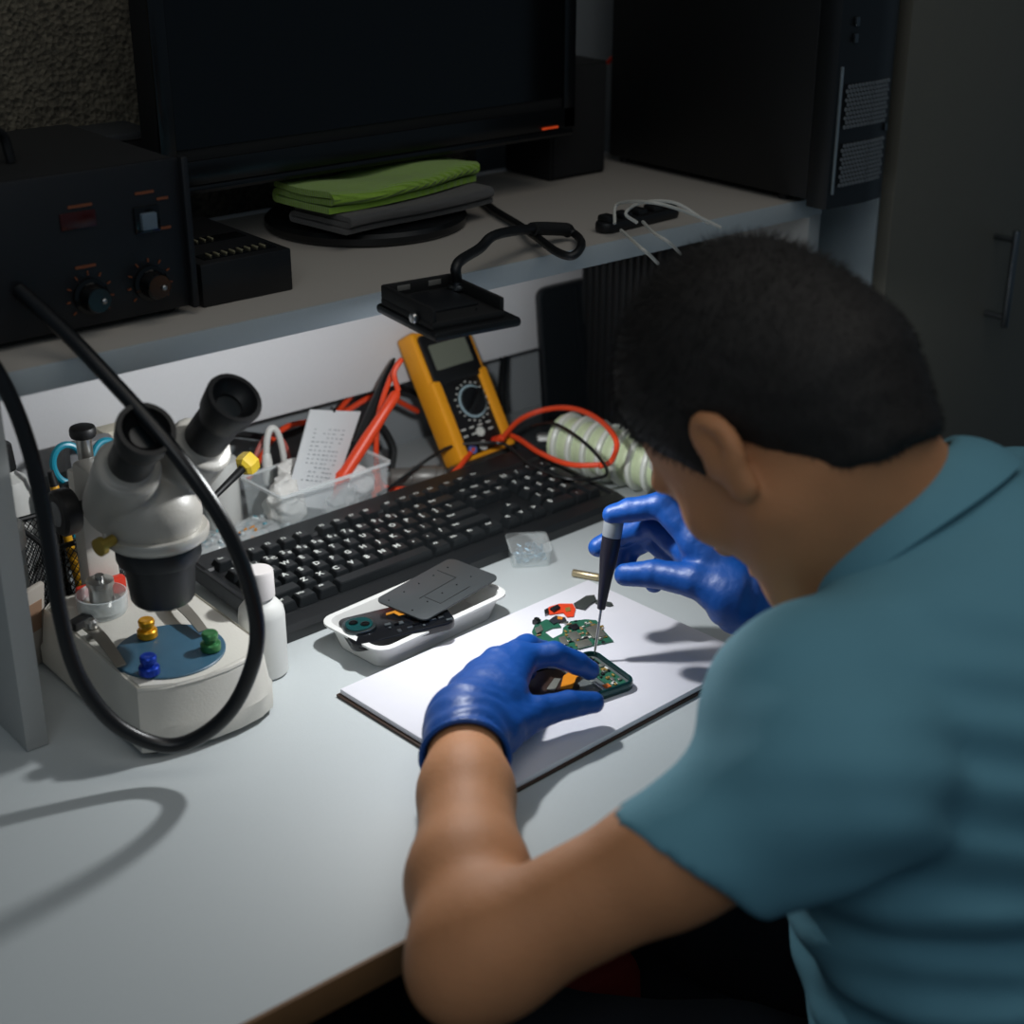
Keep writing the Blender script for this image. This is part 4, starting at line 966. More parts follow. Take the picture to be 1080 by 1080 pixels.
q = atY(122, 462, 1.375); bm = B(); box(bm, (q.x+.002, 1.376, (q.z+.012)/2), (.036, .022, q.z+.012), bev=.001); cb = obj('carton_body', bm, mat('carton_cream', 'cfc8b4', .6), ct)
bm = B(); box(bm, (q.x+.003, 1.3645, q.z-.004), (.016, .001, .012)); obj('patch', bm, mat('patch_ochre', 'bd8f42', .6), cb)
bm = B(); q = atY(93, 466, 1.36); box(bm, (q.x, 1.36, (q.z+.004)/2), (.05, .018, q.z+.004), bev=.006); tag(obj('grey_case', bm, mat('case_grey', '77787a', .5)), 'grey rounded case standing behind the teal scissors', 'case')
bm = B(); lathe(bm, [(0, 0), (.02, 0), (.0205, .0015), (.0205, .07), (.019, .074), (0, .074)], Matrix.Translation(V((.732, 1.374, .0004))), 28); tag(obj('white_pot', bm, M_bot), 'white plastic pot at the back of the bench, left of the clear container', 'pot')
# ================================================================== the black hose
bm = B()
hp = [(.43, 1.145, .372), atD(20, 306, 1.185), atD(60, 342, 1.175), atD(105, 388, 1.165), atD(180, 472, 1.155), atD(238, 556, 1.165), atD(266, 630, 1.185), atD(270, 685, 1.20), atD(248, 742, 1.215), atD(212, 776, 1.222), atD(172, 786, 1.222), atD(122, 764, 1.21), atD(84, 715, 1.195), atD(64, 650, 1.178), atD(50, 560, 1.16), atD(30, 470, 1.14), atD(0, 398, 1.12), atD(-45, 340, 1.10), atD(-100, 300, 1.10)]
tube(bm, hp[1:], .0062, 14, k=8)
tag(obj('black_hose', bm, mat('hose_black', '0d0e10', .35, var=.1)), 'thick black hose looping down in front of the microscope from the soldering station', 'hose')
# ================================================================== electronics on the pad
M_pcb = mat('board_green', '255c48', .4, var=.2, vscale=300)
M_chip = mat('chip_black', '15171b', .35); M_shield = mat('shield_steel', '97988f', .38, .75, var=.08); M_gold = mat('gold_pad', 'b99a55', .4, .6)
def flat(px, z0, z1, m, name, parent=None, bev=0):
    bm = B(); p = [atZ(x, y, z1) for x, y in px]; prism(bm, [(q.x, q.y) for q in p], z0, z1, bev=bev); return obj(name, bm, m, parent)
cb = thing('circuit_board', atZ(605, 670, PZ), 'green phone circuit board lying on the pad above the opened phone', 'circuit board')
z0 = PZ+.0002; z1 = PZ+.0016
outl = [(561, 666), (564, 659), (576, 653), (588, 656), (594, 662), (602, 655), (618, 653), (629, 654), (636, 664), (647, 676), (622, 681), (600, 686), (588, 680), (566, 677)]
hole = [(575, 666), (584, 662.5), (592, 667), (583, 672)]
# the board is laid out as an outline with an open window
bd = flat([(561, 666), (564, 659), (576, 653), (588, 656), (592, 661), (583, 662), (574, 666), (583, 673), (593, 668), (594, 662), (602, 655), (618, 653), (629, 654), (636, 664), (647, 676), (622, 681), (600, 686), (588, 680), (566, 677)], z0, z1, M_pcb, 'board', cb)
flat([(617, 662), (630, 658), (640, 670), (626, 673)], z1, z1+.0018, M_shield, 'shield_can', bd, .0004)
flat([(598, 668), (608, 665), (614, 672), (604, 676)], z1, z1+.0016, M_shield, 'shield_can', bd, .0004)
flat([(600, 659), (608, 657), (612, 662), (604, 664)], z1, z1+.0014, M_chip, 'chip', bd, .0003)
flat([(606, 677), (620, 673), (625, 679), (610, 683)], z1, z1+.0013, M_shield, 'shield_can', bd, .0004)
flat([(589, 672), (596, 670), (600, 679), (592, 680)], z1, z1+.0013, M_shield, 'shield_can', bd, .0004)
flat([(564, 662), (571, 659), (573, 664), (566, 668)], z1, z1+.0014, M_shield, 'shield_can', bd, .0003)
for i in range(84):
    while True:
        x, y = rnd.uniform(561, 646), rnd.uniform(654, 684)
        if (594 < x < 642 and 655+max(0, x-630)*1.3 < y < 685-(x-600)*.2) or (562 < x < 573 and 660 < y < 676): break
    q = atZ(x, y, z1); bm = B(); box(bm, (0, 0, .0006), (rnd.uniform(.0015, .0052), rnd.uniform(.0012, .0032), .0013), rotz(q, rnd.choice((-15, 75, -15))), bev=.0002)
    obj('component', bm, [M_shield, M_chip, M_wmark, M_gold, M_shield, mat('cap_tan', '94795a', .4)][i % 6], bd)
cmq = atZ(566, 655, PZ+.003); cm = thing('camera_module', cmq, 'tiny black camera module lying left of the green board', 'camera module')
bm = B(); box(bm, (0, 0, .0022), (.0065, .0065, .0042), rotz((cmq.x, cmq.y, PZ+.0003), 20), bev=.0008); cmb = obj('module_body', bm, M_chip, cm)
bm = B(); lathe(bm, [(.0026, 0), (.0026, .0012), (.0018, .0013), (.0015, .0006), (0, .0006)], Matrix.Translation(V((cmq.x, cmq.y, PZ+.0046))), 16); obj('lens', bm, M_gloss, cmb)
rf = thing('red_flex_board', atZ(594, 642, PZ), 'red flexible circuit piece lying behind the green board', 'circuit board')
fb = flat([(575, 645), (579, 640), (590, 636.5), (604, 636.5), (607, 642), (605, 650), (598, 650.5), (594, 646), (580, 648)], PZ+.0008, PZ+.0014, mat('flex_red', 'd4401f', .45, var=.06), 'flex', rf)
flat([(580, 641), (588, 637), (591, 640), (584, 644)], PZ+.0014, PZ+.004, M_chip, 'chip', fb, .0005)
flat([(596, 641), (601, 640), (602, 644), (597, 645)], PZ+.0014, PZ+.0022, M_gold, 'pad_ring', fb)
rb_ = flat([(574, 643), (578, 641), (579, 646), (575, 648)], PZ+.0004, PZ+.0026, M_dsteel, 'plug', fb)
r2 = thing('sensor_flex', atZ(590, 655, PZ), 'small dark flex piece with orange contacts between red flex and green board', 'circuit board')
fb = flat([(579, 654), (586, 649), (596, 651), (598, 655), (590, 655), (584, 658)], PZ+.0022, PZ+.0030, mat('flex_dark', '2a2c33', .4), 'flex', r2)
flat([(588, 650), (594, 650.5), (593, 653), (588, 652.5)], PZ+.0030, PZ+.0038, mat('contact_orange', 'cf7f2c', .4), 'contact', fb)
gp = thing('grey_bracket', atZ(618, 634, PZ), 'dark grey metal bracket on the pad beside the screwdriver', 'bracket')
flat([(605, 636), (612, 632), (618, 628), (627, 627), (629, 633), (622, 637), (617, 642), (607, 640)], PZ+.0004, PZ+.0022, mat('bracket_grey', '3f4442', .5, .3), 'plate', gp, .0004)
gs = thing('small_strip', atZ(638, 636, PZ), 'narrow grey metal strip right of the screwdriver on the pad', 'bracket')
flat([(628, 632), (645, 635), (647, 638), (643, 639), (628, 636)], PZ+.0004, PZ+.0016, mat('bracket_grey', '', 0), 'plate', gs, .0003)
# --- opened phone
P1 = atZ(626, 684, .0165); P2 = atZ(673, 718, .0165); ydir = (P1-P2); ydir.z = 0; PWd = ydir.length*.98; ydir.normalize(); xdir = V((ydir.y, -ydir.x, 0))
PLn = .142; PC_ = (P1+P2)/2-xdir*PLn/2; OM = frame(V((PC_.x, PC_.y, PZ+.0003)), xdir, ydir)
op = thing('opened_phone', (PC_.x, PC_.y, PZ), 'opened phone with a dark teal rim held under the left glove', 'phone')
bm = B()
o1, o2, i1 = rrect(PLn, PWd, .010), rrect(PLn-.0012, PWd-.0012, .0095), rrect(PLn-.0052, PWd-.0052, .008)
R_ = [[bm.verts.new(OM @ V((x, y, z))) for x, y in p] for p, z in ((o2, 0), (o1, .0012), (o1, .0072), (o2, .0085), (i1, .0085), (i1, .004))]
for a, b in zip(R_, R_[1:]):
    for i in range(len(a)): bm.faces.new([a[i], a[(i+1) % len(a)], b[(i+1) % len(a)], b[i]])
bm.faces.new(list(reversed(R_[0]))); bm.faces.new(R_[-1])
fr_ = obj('frame', bm, mat('phone_rim', '0f3b3c', .25, .4), op)
bm = B(); prism(bm, rrect(PLn-.006, PWd-.006, .007), .0041, .0046, OM); obj('mid_plate', bm, mat('mid_plate', '8c9394', .35, .7, var=.06), fr_)
bm = B(); prism(bm, rrect(.017, PWd-.011, .003, cx=PLn/2-.0155), .0047, .0058, OM); bs2 = obj('board', bm, M_pcb, fr_)
for i in range(26):
    x = PLn/2-.0155+rnd.uniform(-.0075, .0075); y = rnd.uniform(-.5, .5)*(PWd-.016)
    bm = B(); box(bm, (x, y, .0066), (rnd.uniform(.0015, .005), rnd.uniform(.0015, .006), .0018), OM, bev=.0003); obj('component', bm, [M_shield, M_chip, M_wmark, M_gold][i % 4], bs2)
bm = B(); prism(bm, rrect(.07, .040, .003, cx=-.01, cy=.006), .0047, .0078, OM, bev=.0006); obj('battery', bm, mat('battery_brown', '33241f', .35, var=.1), fr_)
bm = B(); box(bm, (PLn/2-.031, -.004, .0055), (.004, PWd-.014, .0016), OM, bev=.0004); obj('steel_strip', bm, mat('strip_steel', 'b5bab9', .3, .8), fr_)
bm = B(); box(bm, (PLn/2-.026, -.024, .006), (.006, .006, .0022), OM, bev=.0004); obj('connector', bm, mat('connector_orange', 'c2662a', .4), fr_)
bm = B(); prism(bm, [(.006, -.010), (.020, .006), (.034, .012), (.040, .009), (.040, .003), (.028, -.002), (.016, -.014)], .0082, .0092, OM); obj('flex_cable', bm, mat('flex_amber', 'e08a1a', .4, .2), fr_)
bm = B(); prism(bm, [(-.004, -.004), (.012, .008), (.016, .004), (.0, -.010)], .0080, .0088, OM); obj('silver_tape', bm, M_shield, fr_)
# --- screwdriver in the hand
s0 = OM @ V((PLn/2-.0155, .018, .0062)); s0 = atZ(627, 690, PZ+.0075); s1 = atZ(648, 546, .139)
sd = thing('precision_screwdriver', s0, 'dark precision screwdriver with a grey turning cap held in the raised glove', 'screwdriver')
L = (s1-s0).length; SMx = axisM(s0, s1)
bm = B(); lathe(bm, [(.0003, 0), (.0009, .003), (.0012, .006), (.0012, L*.345), (0, L*.345)], SMx, 14); obj('blade', bm, M_steel, sd)
bm = B(); lathe(bm, [(.0030, L*.335), (.0036, L*.34), (.0044, L*.42), (.0058, L*.56), (.0078, L*.70), (.0084, L*.8), (.0082, L*.86), (0, L*.86)], SMx, 24); obj('grip', bm, mat('grip_dark', '1c1a26', .38), sd)
bm = B(); lathe(bm, [(.0078, L*.862), (.0086, L*.87), (.0088, L*.975), (.0078, L), (0, L)], SMx, 24); obj('turning_cap', bm, mat('cap_grey', '8c9196', .4, .3), sd)
# ================================================================== person
YAW = math.radians(16)
Fb = V((-math.sin(YAW), math.cos(YAW), 0)); Lb = V((-math.cos(YAW), -math.sin(YAW), 0)); Zb = V((0, 0, 1))
RB = np.array([list(Lb), list(Fb), [0, 0, 1]], np.float32).T           # columns: left, forward, up
def bp_(l, f, z, o=(.850, .532)): return V((o[0], o[1], 0))+Lb*l+Fb*f+V((0, 0, z))
# --- joints
SHL = atD(880, 818, .955); ELL = atD(497, 1012, .975); WRL = atZ(490, 776, .048)
SHR = V((.985, .590, .185)); ELR = V((1.085, .615, -.005)); WRR = atD(806, 640, 1.311)
DELT = atD(862, 752, .985)
C7 = V((.832, .566, .270))
CA = (Zb*.67+Fb*.742).normalized(); CFw = (Fb-CA*Fb.dot(CA)).normalized(); CC = V((.843, .581, .236))
HA = math.radians(4); HP = math.radians(58)
Dh = V((-math.sin(HA), math.cos(HA), 0))
HF = Dh*math.cos(HP)-Zb*math.sin(HP); HU = Dh*math.sin(HP)+Zb*math.cos(HP); HL = Zb.cross(Dh)
RH = np.array([list(HF), list(HL), list(HU)], np.float32).T
HC = atD(813, 440, 1.085)
def hd(f, l, u): return HC+HF*f+HL*l+HU*u
def eh(P, c, s): return ell(P, hd(*c), s, RH)
def head_sdf(P):
    d = eh(P, (-.002, 0, .022), (.094, .076, .094))
    d = smin(d, eh(P, (.026, 0, -.042), (.062, .065, .077)), .03)
    d = smin(d, rc(P, hd(.070, .012, -.104), hd(.070, -.012, -.104), .022, .022), .03)            # chin
    for s in (-1, 1):
        d = smin(d, rc(P, hd(.005, s*.054, -.062), hd(.058, s*.026, -.100), .017, .016), .025)     # jaw line
        d = smin(d, eh(P, (.056, s*.045, -.026), (.022, .020, .018)), .02)                         # cheek bone
        d = smax(d, -eh(P, (.093, s*.031, .004), (.016, .020, .012)), .014)                        # eye socket
        d = smin(d, eh(P, (.074, s*.031, .003), (.0125, .0125, .0125)), .003)                      # eye
        d = smin(d, rc(P, hd(.086, s*.014, .020), hd(.076, s*.048, .020), .008, .007), .012)       # brow
    d = smin(d, rc(P, hd(.088, 0, .008), hd(.106, 0, -.030), .008, .012), .010)                    # nose
    for s in (-1, 1): d = smin(d, eh(P, (.094, s*.012, -.034), (.010, .008, .007)), .006)
    d = smin(d, rc(P, hd(.084, -.018, -.068), hd(.084, .018, -.068), .008, .008), .008)            # lips
    d = smax(d, -rc(P, hd(.093, -.018, -.069), hd(.093, .018, -.069), .0018, .0018), .004)
    return d
def ear_sdf(P, s):
    c = (-.010, s*.077, -.017)
    d = smin(eh(P, (c[0]-.006, s*.081, c[2]+.006), (.0175, .010, .0255)), eh(P, (c[0]+.004, s*.077, c[2]-.023), (.012, .008, .014)), .010)
    d = smax(d, -eh(P, (c[0]-.003, s*.092, c[2]+.007), (.0115, .0105, .018)), .004)
    d = smin(d, eh(P, (c[0]-.001, s*.083, c[2]+.004), (.004, .004, .012)), .004)
    d = smin(d, eh(P, (c[0]+.012, s*.078, c[2]-.004), (.006, .006, .009)), .006)
    return d
def arm_sdf(P, sh, el, wr, k=.02):
    u = (V(el)-V(sh)); m = V(sh)+u*.45; fo = V(wr)-V(el); q = V(el)+fo*.3
    d = chain(P, [(sh, .050), (m, .0385), (el-u*.08, .0375), (el, .036)], .02)
    d = smin(d, chain(P, [(el, .036), (q, .0395), (V(el)+fo*.7, .032), (wr, .0272)], .02), .025)
    back = (u.normalized()-fo.normalized()).normalized()
    d = smin(d, rc(P, V(el)+back*.016, V(el)+back*.017, .020, .020), .02)                             # olecranon
    return d
def torso_sdf(P, g=0):
    d = ell(P, bp_(0, -.005, .10), (.165+g, .115+g, .17+g), RB)
    d = smin(d, ell(P, bp_(0, -.05, -.08), (.150+g, .110+g, .17+g), RB), .08)
    d = smin(d, ell(P, bp_(0, -.105, -.20), (.165+g, .125+g, .12+g), RB), .08)
    d = smin(d, ell(P, bp_(-.015, -.03, .155), (.13+g, .095+g, .100+g), RB), .06)
    return d
HIP = [bp_(s*.085, -.10, -.205) for s in (1, -1)]; KNE = [h_+Fb*.40+Lb*(s*.06)+V((0, 0, -.055)) for h_, s in zip(HIP, (1, -1))]
ANK = [k_+Fb*(-.05)+V((0, 0, -.395)) for k_ in KNE]
def leg_sdf(P, i, g=0):
    return chain(P, [(HIP[i], .083+g), (HIP[i].lerp(KNE[i], .5), .070+g), (KNE[i], .054+g), (KNE[i].lerp(ANK[i], .35), .052+g), (ANK[i], .036+g)], .03)
NB = CC-CA*.005; SK = hd(-.032, 0, -.056)
def body_sdf(P):
    d = head_sdf(P)
    d = smin(d, chain(P, [(NB-CA*.05, .056), (NB, .0535), (SK, .053)], .03), .03)
    d = smin(d, rc(P, hd(.0, 0, -.07), NB, .045, .05), .03)
    for s in (1, -1): d = smin(d, ear_sdf(P, s), .004)
    t = torso_sdf(P, -.012)
    t = smin(t, rc(P, CC-CA*.11, SHL, .04, .05), .03); t = smin(t, rc(P, CC-CA*.11, SHR, .04, .05), .03)
    d = smin(d, t, .03)
    d = smin(d, smin(arm_sdf(P, SHL, ELL, WRL), rc(P, WRL, LH_MID, .026, .016), .01), .015)
    d = smin(d, smin(arm_sdf(P, SHR, ELR, WRR), rc(P, WRR, RH_MID, .026, .014), .01), .015)
    for i in (0, 1): d = smin(d, leg_sdf(P, i), .03)
    for i in (0, 1): d = smin(d, rc(P, ANK[i]+V((0, 0, -.03)), ANK[i]+Fb*.13+V((0, 0, -.05)), .03, .024), .02)
    return d
# --- hands: finger joints as (point, radius)
def Lp(x, y, z): return atZ(x, y, z)
LHJ = {
 'index': [(Lp(547, 695, .050), .0115), (Lp(584, 690, .050), .0108), (Lp(608, 699, .038), .0098), (Lp(622, 707, .0285), .0085)],
 'middle': [(Lp(524, 700, .053), .0118), (Lp(556, 682, .042), .0108), (Lp(574, 688, .028), .0095), (Lp(583, 696, .0275), .0085)],
 'ring': [(Lp(504, 714, .050), .0115), (Lp(531, 694, .036), .0105), (Lp(546, 700, .0275), .0092), (Lp(556, 708, .0265), .0085)],
 'little': [(Lp(488, 731, .044), .0108), (Lp(508, 712, .031), .0095), (Lp(520, 716, .024), .0085), (Lp(530, 722, .0245), .0078)],
 'thumb': [(Lp(527, 772, .042), .0165), (Lp(566, 752, .036), .0135), (Lp(600, 743, .034), .0112), (Lp(626, 741, .0300), .0092)]}
LH_MID = Lp(520, 735, .050)
Rp = atD
RHJ = {
 'index': [(Rp(737, 572, 1.285), .0125), (Rp(698, 533, 1.297), .0110), (Rp(664, 538, 1.308), .0098), (Rp(646, 543, 1.312), .0085)],
 'middle': [(Rp(733, 588, 1.302), .0125), (Rp(688, 552, 1.330), .0108), (Rp(655, 564, 1.347), .0095), (Rp(631, 577, 1.345), .0085)],
 'ring': [(Rp(731, 602, 1.318), .0120), (Rp(686, 566, 1.352), .0105), (Rp(663, 580, 1.362), .0092), (Rp(659, 600, 1.358), .0084)],
 'little': [(Rp(735, 614, 1.332), .0112), (Rp(706, 588, 1.362), .0095), (Rp(692, 602, 1.368), .0085), (Rp(690, 616, 1.362), .0078)],
 'thumb': [(Rp(772, 628, 1.262), .0175), (Rp(736, 613, 1.272), .0142), (Rp(692, 605, 1.292), .0115), (Rp(660, 606, 1.305), .0095)]}
RH_MID = Rp(760, 608, 1.298)
RHJ = {n: [(atD(*q, 0) if False else V(C0+(np.array(p)-C0)*(1+.040/1.31)), r_*1.06) for p, r_ in a] for n, a in RHJ.items() for q in [(0, 0)]}
RH_MID = V(C0+(np.array(RH_MID)-C0)*(1+.040/1.31))
def hand_sdf(P, J, wr, fore, mid, nseed):
    wr = V(wr); wd = (wr-V(fore)).normalized()
    d = None
    for n in ('index', 'middle', 'ring', 'little'):
        q = rc(P, wr.lerp(J[n][0][0], .12), J[n][0][0], .021, J[n][0][1]+.002)
        d = q if d is None else smin(d, q, .012)
    d = smin(d, rc(P, wr, J['thumb'][0][0], .022, .0175), .012)
    d = smin(d, rc(P, J['thumb'][0][0], J['index'][0][0], .012, .010), .014)                       # web and ball of the thumb
    d = smin(d, ell(P, mid, (.026, .026, .018)), .015)
    for n in J:
        d = smin(d, chain(P, J[n], .003), .006)
    w = np.clip(1-np.linalg.norm(P-np.array(mid, np.float32), axis=1)/.12, 0, 1)
    d = d+.0006*nz(P*np.array([1, 1, .5], np.float32), 150, nseed)*w+.00035*nz(P, 330, nseed+3)
    # cuff
    e = wr-wd*.030
    c = rc(P, wr+wd*.02, e, .030, .0335)+.0008*np.sin((P-np.array(e, np.float32))@np.array(wd, np.float32)*330+5*nz(P, 45, nseed))
    d = smin(d, c, .014)
    ax = (P-np.array(e, np.float32))@np.array(wd, np.float32)
    rim = np.sqrt((np.linalg.norm(P-np.array(e, np.float32)-ax[:, None]*np.array(wd, np.float32), axis=1)-.0335)**2+ax**2)-.0022
    d = smax(d, -ax, .002)
    inner = rc(P, wr+wd*.004, e-wd*.02, .0285, .0312)
    d = smax(d, -inner, .002)
    return np.minimum(d, rim)
M_skin = mat('skin', 'bc845c', .62, var=.16, vscale=28, bump=.25, bscale=420, sss=.12, spec=.3)
pe = thing('person', bp_(0, -.1, -DESK), 'man in a teal polo shirt and blue gloves bent over the pad, holding a screwdriver', 'person')
me = surf(body_sdf, (.36, .22, -DESK+.0), (1.2, 1.06, .52), .0042, 'body'); relax(me, 2)
obj('body', me, M_skin, pe, ang=None)
M_glove = mat('nitrile_blue', '084692', .46, var=.10, vscale=45, bump=.35, bscale=110, spec=.4)
for J, wr, el, mid, sd_ in ((LHJ, WRL, ELL, LH_MID, 1.), (RHJ, WRR, ELR, RH_MID, 4.)):
    pts = [p for n in J.values() for p, r in n]+[wr, V(wr)+(V(el)-V(wr)).normalized()*.05]
    lo = np.min([list(p) for p in pts], 0)-.045; hi = np.max([list(p) for p in pts], 0)+.045
    me = surf(lambda P: hand_sdf(P, J, wr, el, mid, sd_), lo, hi, .0017, 'glove'); relax(me, 1)
    obj('glove', me, M_glove, pe, ang=None)['label'] = 'blue nitrile glove'
# --- shirt
HEM = atD(724, 906, .965); hax = V(RT*(-.50)-UP*.80+FW*.0).normalized(); hax = np.array(hax, np.float32)
HEMR = SHR+(ELR-SHR)*.6; haxr = np.array((ELR-SHR).normalized(), np.float32)
HEMC = HEM
def ridge(P, a, b, r0, r1): return rc(P, a, b, r0, r1)
def shirt_sdf(P):
    g = .012
    d = torso_sdf(P, g)
    tr = rc(P, CC-CA*.094+V((0, 0, -.004)), DELT+V((0, 0, -.012)), .039, .062)
    d = smin(d, tr, .05)
    d = smin(d, rc(P, CC-CA*.062, SHR+V((0, 0, .005)), .058, .066), .05)
    d = smin(d, ell(P, CC-CFw*.05-CA*.052, (.055, .045, .045)), .03)
    d = smin(d, rc(P, DELT, SHL, .070, .066), .03)
    for sh, hem, hx, gr in ((SHL, HEMC, hax, .0495), (SHR, HEMR, haxr, .055)):
        s = rc(P, sh, V(hem)+(V(hem)-V(sh))*.35, .062, gr-.001)
        ax = (P-np.array(hem, np.float32))@hx
        s = smax(s, ax, .003)
        d = smin(d, s, .028)
        d = smax(d, -np.maximum(rc(P, V(hem)-(V(hem)-V(sh))*.2, V(hem)+(V(hem)-V(sh))*.4, gr-.008, gr-.0035), -ax-.03), .002)
    # folds: soft creases fanning out from the arm pit and round the waist
    q = P-np.array(list(SHL), np.float32)
    w1 = np.exp(-(np.linalg.norm(P-np.array(list(bp_(.12, -.06, .08)), np.float32), axis=1)/.13)**2)
    l = q@RB[:, 0]; z = P[:, 2]; f_ = q@RB[:, 1]
    d = d+.0042*w1*np.sin((z*1.0-l*.55+.25*f_)*150+2.2*nz(P, 14, 1.))
    w2 = np.exp(-((z+.03)/.13)**2)
    d = d+.0042*w2*np.sin((z+.35*l)*95+2.5*nz(P, 11, 3.))
    d = d+.0026*nz(P, 34, 2.)
    # neck opening and bottom hem
    d = smax(d, -rc(P, CC-CA*.02, CC+CA*.09, .0625, .085), .006)
    d = smax(d, -(P[:, 2]+.27), .004)
    return d
M_shirt = mat('polo_teal', '5f94a5', .85, var=.05, vscale=30, bump=.25, bscale=900)
me = surf(shirt_sdf, (.45, .15, -.29), (1.22, .80, .36), .0046, 'polo_shirt'); relax(me, 2)
shirt = obj('polo_shirt', me, M_shirt, pe, ang=None); shirt['label'] = 'teal polo shirt'
# collar: a folded band standing round the neck
def collar(u, v):
    t = -PI*.97+u*2*PI*.97                    # 0 = back of the neck
    hgt = .036*(1-.30*(abs(t)/PI)**2)
    r = .0645
    if v < .45:
        k = v/.45; zz = hgt*k; rr = r-.003*k
    else:
        k = (v-.45)/.55; zz = hgt-(hgt+.004)*k*k*.55-(hgt+.004)*k*.45; rr = r-.003+.010*math.sin(PI*.5*k)+.014*k
    sd2 = math.sin(t)**2 if abs(t) < PI*.75 else .5
    rr += .007*sd2*v; zz += .007*sd2
    return CC-CFw*(math.cos(t)*rr*1.04)+Lb*(math.sin(t)*rr)+CA*zz
bm = B(); sheet(bm, collar, 64, 14, .0032); obj('collar', bm, M_shirt, shirt, ang=60)
# --- hair
HLX = [-.14, -.085, -.055, -.036, -.023, -.010, .006, .018, .030, .044, .060, .085, .12]
HLU = [-.100, -.096, -.084, -.056, -.020, .014, -.008, -.022, .008, .034, .050, .066, .075]
def hair_sdf(P):
    q = (P-np.array(list(HC), np.float32))@RH
    d = eh(P, (-.002, 0, .022), (.094, .076, .094))
    d = smin(d, chain(P, [(hd(-.06, 0, -.02), .055), (hd(-.046, 0, -.065), .048)], .02), .035)
    d = smin(d, eh(P, (.030, 0, -.040), (.062, .060, .075)), .03)
    top = np.clip((q[:, 2]-.0)/.08, 0, 1); front = np.clip((q[:, 0]-.0)/.08, 0, 1)
    th = .0035+.010*top*(1-.6*front)
    hl = np.interp(q[:, 0], HLX, HLU)+.002*np.sin(q[:, 0]*300)
    th = th*np.clip((q[:, 2]-hl)/.035, 0, 1)**.7+.0006
    d = d-th+.0004*nz(P, 260, 1.)
    return smax(d, (hl-q[:, 2])*.8, .004)
M_hair = mat('hair_dark', '15110e', .7, var=.25, vscale=200, bump=.25, bscale=600)
me = surf(hair_sdf, np.array(HC)-.15, np.array(HC)+.15, .0028, 'hair'); relax(me, 1)
# short strands standing off the scalp
co_ = np.empty(len(me.vertices)*3, np.float32); me.vertices.foreach_get('co', co_); co_ = co_.reshape(-1, 3)
no_ = np.empty(len(me.vertices)*3, np.float32); me.vertices.foreach_get('normal', no_); no_ = no_.reshape(-1, 3)
rs = np.random.RandomState(3); bm = B(); bm.from_mesh(me); bpy.data.meshes.remove(me)
pick = rs.choice(len(co_), min(9000, len(co_)), replace=False)
for i in pick:
    p = V(co_[i]); n = V(no_[i])
    ql = (co_[i]-np.array(HC))@RH
    if n.dot(p-HC) < 0: continue
    ln = .004+.006*max(0, min(1, (ql[2]+.02)/.08))*rs.uniform(.6, 1.3)
    dr = (n+(-HU*.45+HF*.35 if ql[2] > .03 else -HU*.9)+V(rs.uniform(-.35, .35, 3))).normalized()
    s = dr.orthogonal().normalized()*.0004; t_ = dr.cross(s)
    a = [bm.verts.new(p-n*.001+x) for x in (s, -s*.5+t_*.87, -s*.5-t_*.87)]; e = bm.verts.new(p+dr*ln)
    for k in range(3): bm.faces.new([a[k], a[(k+1) % 3], e])
hr = obj('hair', bm, M_hair, pe, ang=None); hr['label'] = 'short dark hair'
# --- trousers and shoes
def trouser_sdf(P):
    d = ell(P, bp_(0, -.105, -.215), (.172, .132, .10), RB)
    for i in (0, 1): d = smin(d, leg_sdf(P, i, .012), .03)
    d = d+.003*nz(P, 30, 5.)
    return smax(d, -(P[:, 2]-ANK[0].z+.01), .004)
me = surf(trouser_sdf, (.36, .22, -DESK), (1.2, 1.06, -.09), .0065, 'trousers'); relax(me, 2)
obj('trousers', me, mat('denim_navy', '10141d', .85, var=.15, vscale=120, bump=.3, bscale=900), pe, ang=None)
for i in (0, 1):
    a = ANK[i]+V((0, 0, -.02)); zf = -DESK+.002
    def fs(P):
        d = smin(rc(P, a, (a.x, a.y, zf+.05), .047, .048), rc(P, V((a.x, a.y, zf+.048))-Fb*.02, V((a.x, a.y, zf+.042))+Fb*.15, .046, .042), .03)
        return smax(d, zf-P[:, 2], .006)
    me = surf(fs, (a.x-.16, a.y-.12, zf-.02), (a.x+.14, a.y+.26, zf+.26), .006, 'shoe'); relax(me, 2)
    obj('shoe', me, M_matt, pe, ang=None)
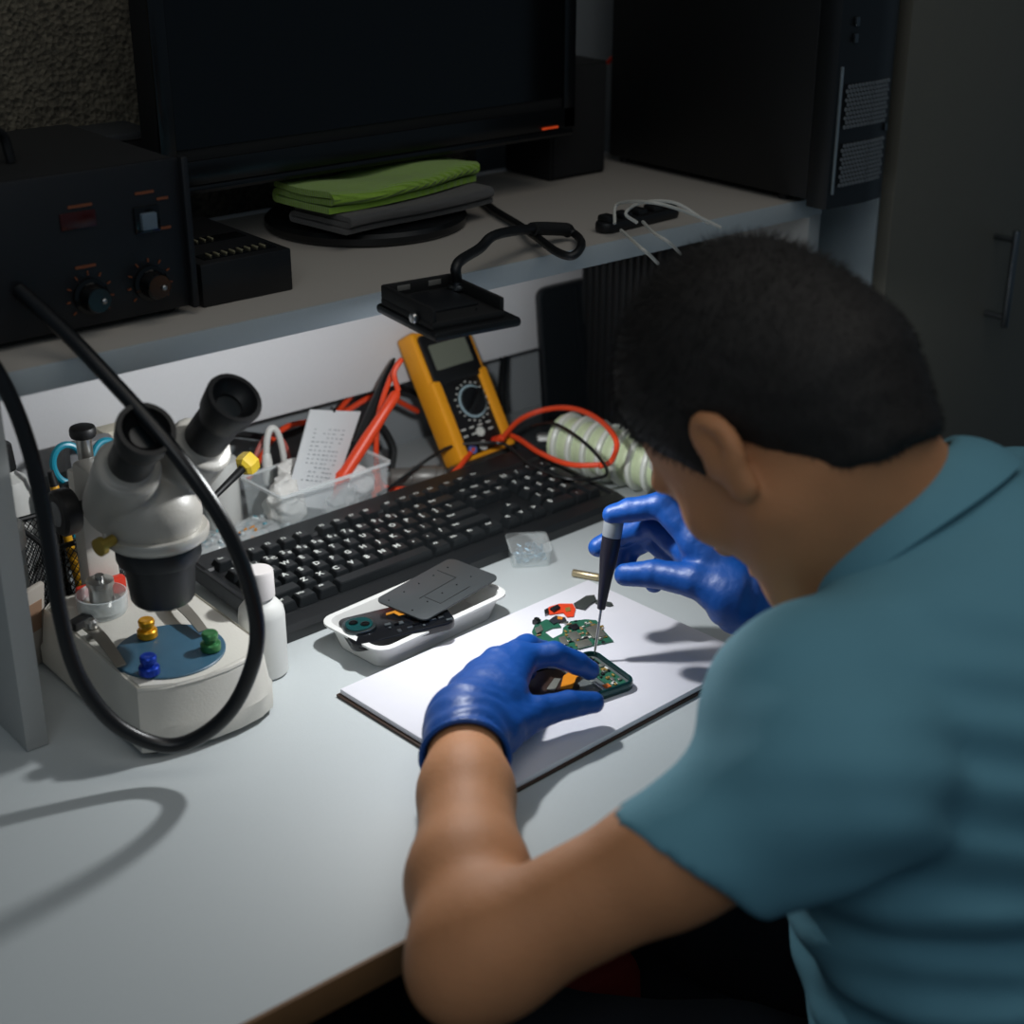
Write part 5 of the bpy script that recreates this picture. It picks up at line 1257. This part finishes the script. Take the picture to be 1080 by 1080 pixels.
# ================================================================== stool
so = bp_(0, -.10, 0); stl = thing('work_stool', (so.x, so.y, -DESK), 'black stool with a dark red padded seat under the seated man', 'stool')
SZ = -.345
SM_ = frame(V((so.x, so.y, SZ)), -Lb, Fb)
bm = B(); prism(bm, rrect(.44, .42, .08, n=8), -.0, .045, SM_, bev=.012); obj('seat_pad', bm, mat('seat_red', '6d1712', .6, var=.08), stl)
bm = B(); prism(bm, rrect(.42, .40, .075, n=8), -.016, -.0005, SM_, bev=.004); obj('seat_pan', bm, M_matt, stl)
bm = B(); lathe(bm, [(.05, -.016), (.05, -.03), (.025, -.04), (.025, -.2), (.03, -.2), (.03, -.34), (.04, -.345), (.04, -.36)], Matrix.Translation(V((so.x, so.y, SZ))), 24); obj('gas_column', bm, M_matt, stl)
for k in range(5):
    t = 2*PI*k/5+.3; e = V((so.x+.27*math.cos(t), so.y+.27*math.sin(t), -DESK+.055)); b0 = V((so.x, so.y, -DESK+.085))
    bm = B(); cyl(bm, b0, e, .02, .013, n=12); lg = obj('leg', bm, M_matt, stl)
    bm = B(); w_ = V((-math.sin(t), math.cos(t), 0)); cyl(bm, V((e.x, e.y, -DESK+.0275))-w_*.011, V((e.x, e.y, -DESK+.0275))+w_*.011, .027, n=20, bev=.004); obj('caster', bm, M_rub, lg)
# ================================================================== light, camera, world
def light(name, typ, loc, energy, col, **kw):
    l = bpy.data.lights.new(name, typ); l.energy = energy; l.color = col
    for k, v in kw.items(): setattr(l, k, v)
    o = bpy.data.objects.new(name, l); COL.objects.link(o); o.location = V(loc); return o
light('lamp_light', 'SPOT', (hc.x, hc.y, hc.z-.014), LAMP_W, (.97, .99, 1.0), shadow_soft_size=.010, spot_size=math.radians(168), spot_blend=.12)
a = light('ceiling_light', 'AREA', (.85, .35, 1.72), AMB_W, (1.0, .95, .88), shape='RECTANGLE', size=1.3, size_y=.8)
b = light('room_fill', 'AREA', (-.35, -.35, 1.5), AMB2_W, (.92, .97, 1.0), shape='RECTANGLE', size=1.2, size_y=.8)  # added fill from the camera side, standing in for general room light
b.rotation_euler = (V((.95, .8, .1))-b.location).to_track_quat('-Z', 'Y').to_euler()
w = bpy.data.worlds.new('World'); SC.world = w; w.use_nodes = True
w.node_tree.nodes['Background'].inputs['Color'].default_value = (.55, .78, 1, 1); w.node_tree.nodes['Background'].inputs['Strength'].default_value = WORLD
cam = bpy.data.cameras.new('camera'); co = bpy.data.objects.new('camera', cam); COL.objects.link(co); SC.camera = co
cam.sensor_width = 36; cam.sensor_fit = 'HORIZONTAL'; cam.lens = FPX/1080*36; cam.clip_start = .02
M = Matrix.Identity(4)
for i in range(3): M[i][0] = RT[i]; M[i][1] = UP[i]; M[i][2] = -FW[i]; M[i][3] = C0[i]
co.matrix_world = M
cam.dof.use_dof = True; cam.dof.focus_distance = 1.40; cam.dof.aperture_fstop = 4.2
# heights so far were measured from the desk top: stand everything on the floor
for o in list(SC.objects):
    if o.parent is None: o.location.z += DESK
SC.view_settings.view_transform = 'Standard'; SC.view_settings.look = 'None'; SC.view_settings.gamma = 1; SC.view_settings.exposure = EXPO
SC.view_settings.use_curve_mapping = False
SC.cycles.use_denoising = True
SC.cycles.max_bounces = 8; SC.cycles.transparent_max_bounces = 12
SC.cycles.sample_clamp_indirect = 4
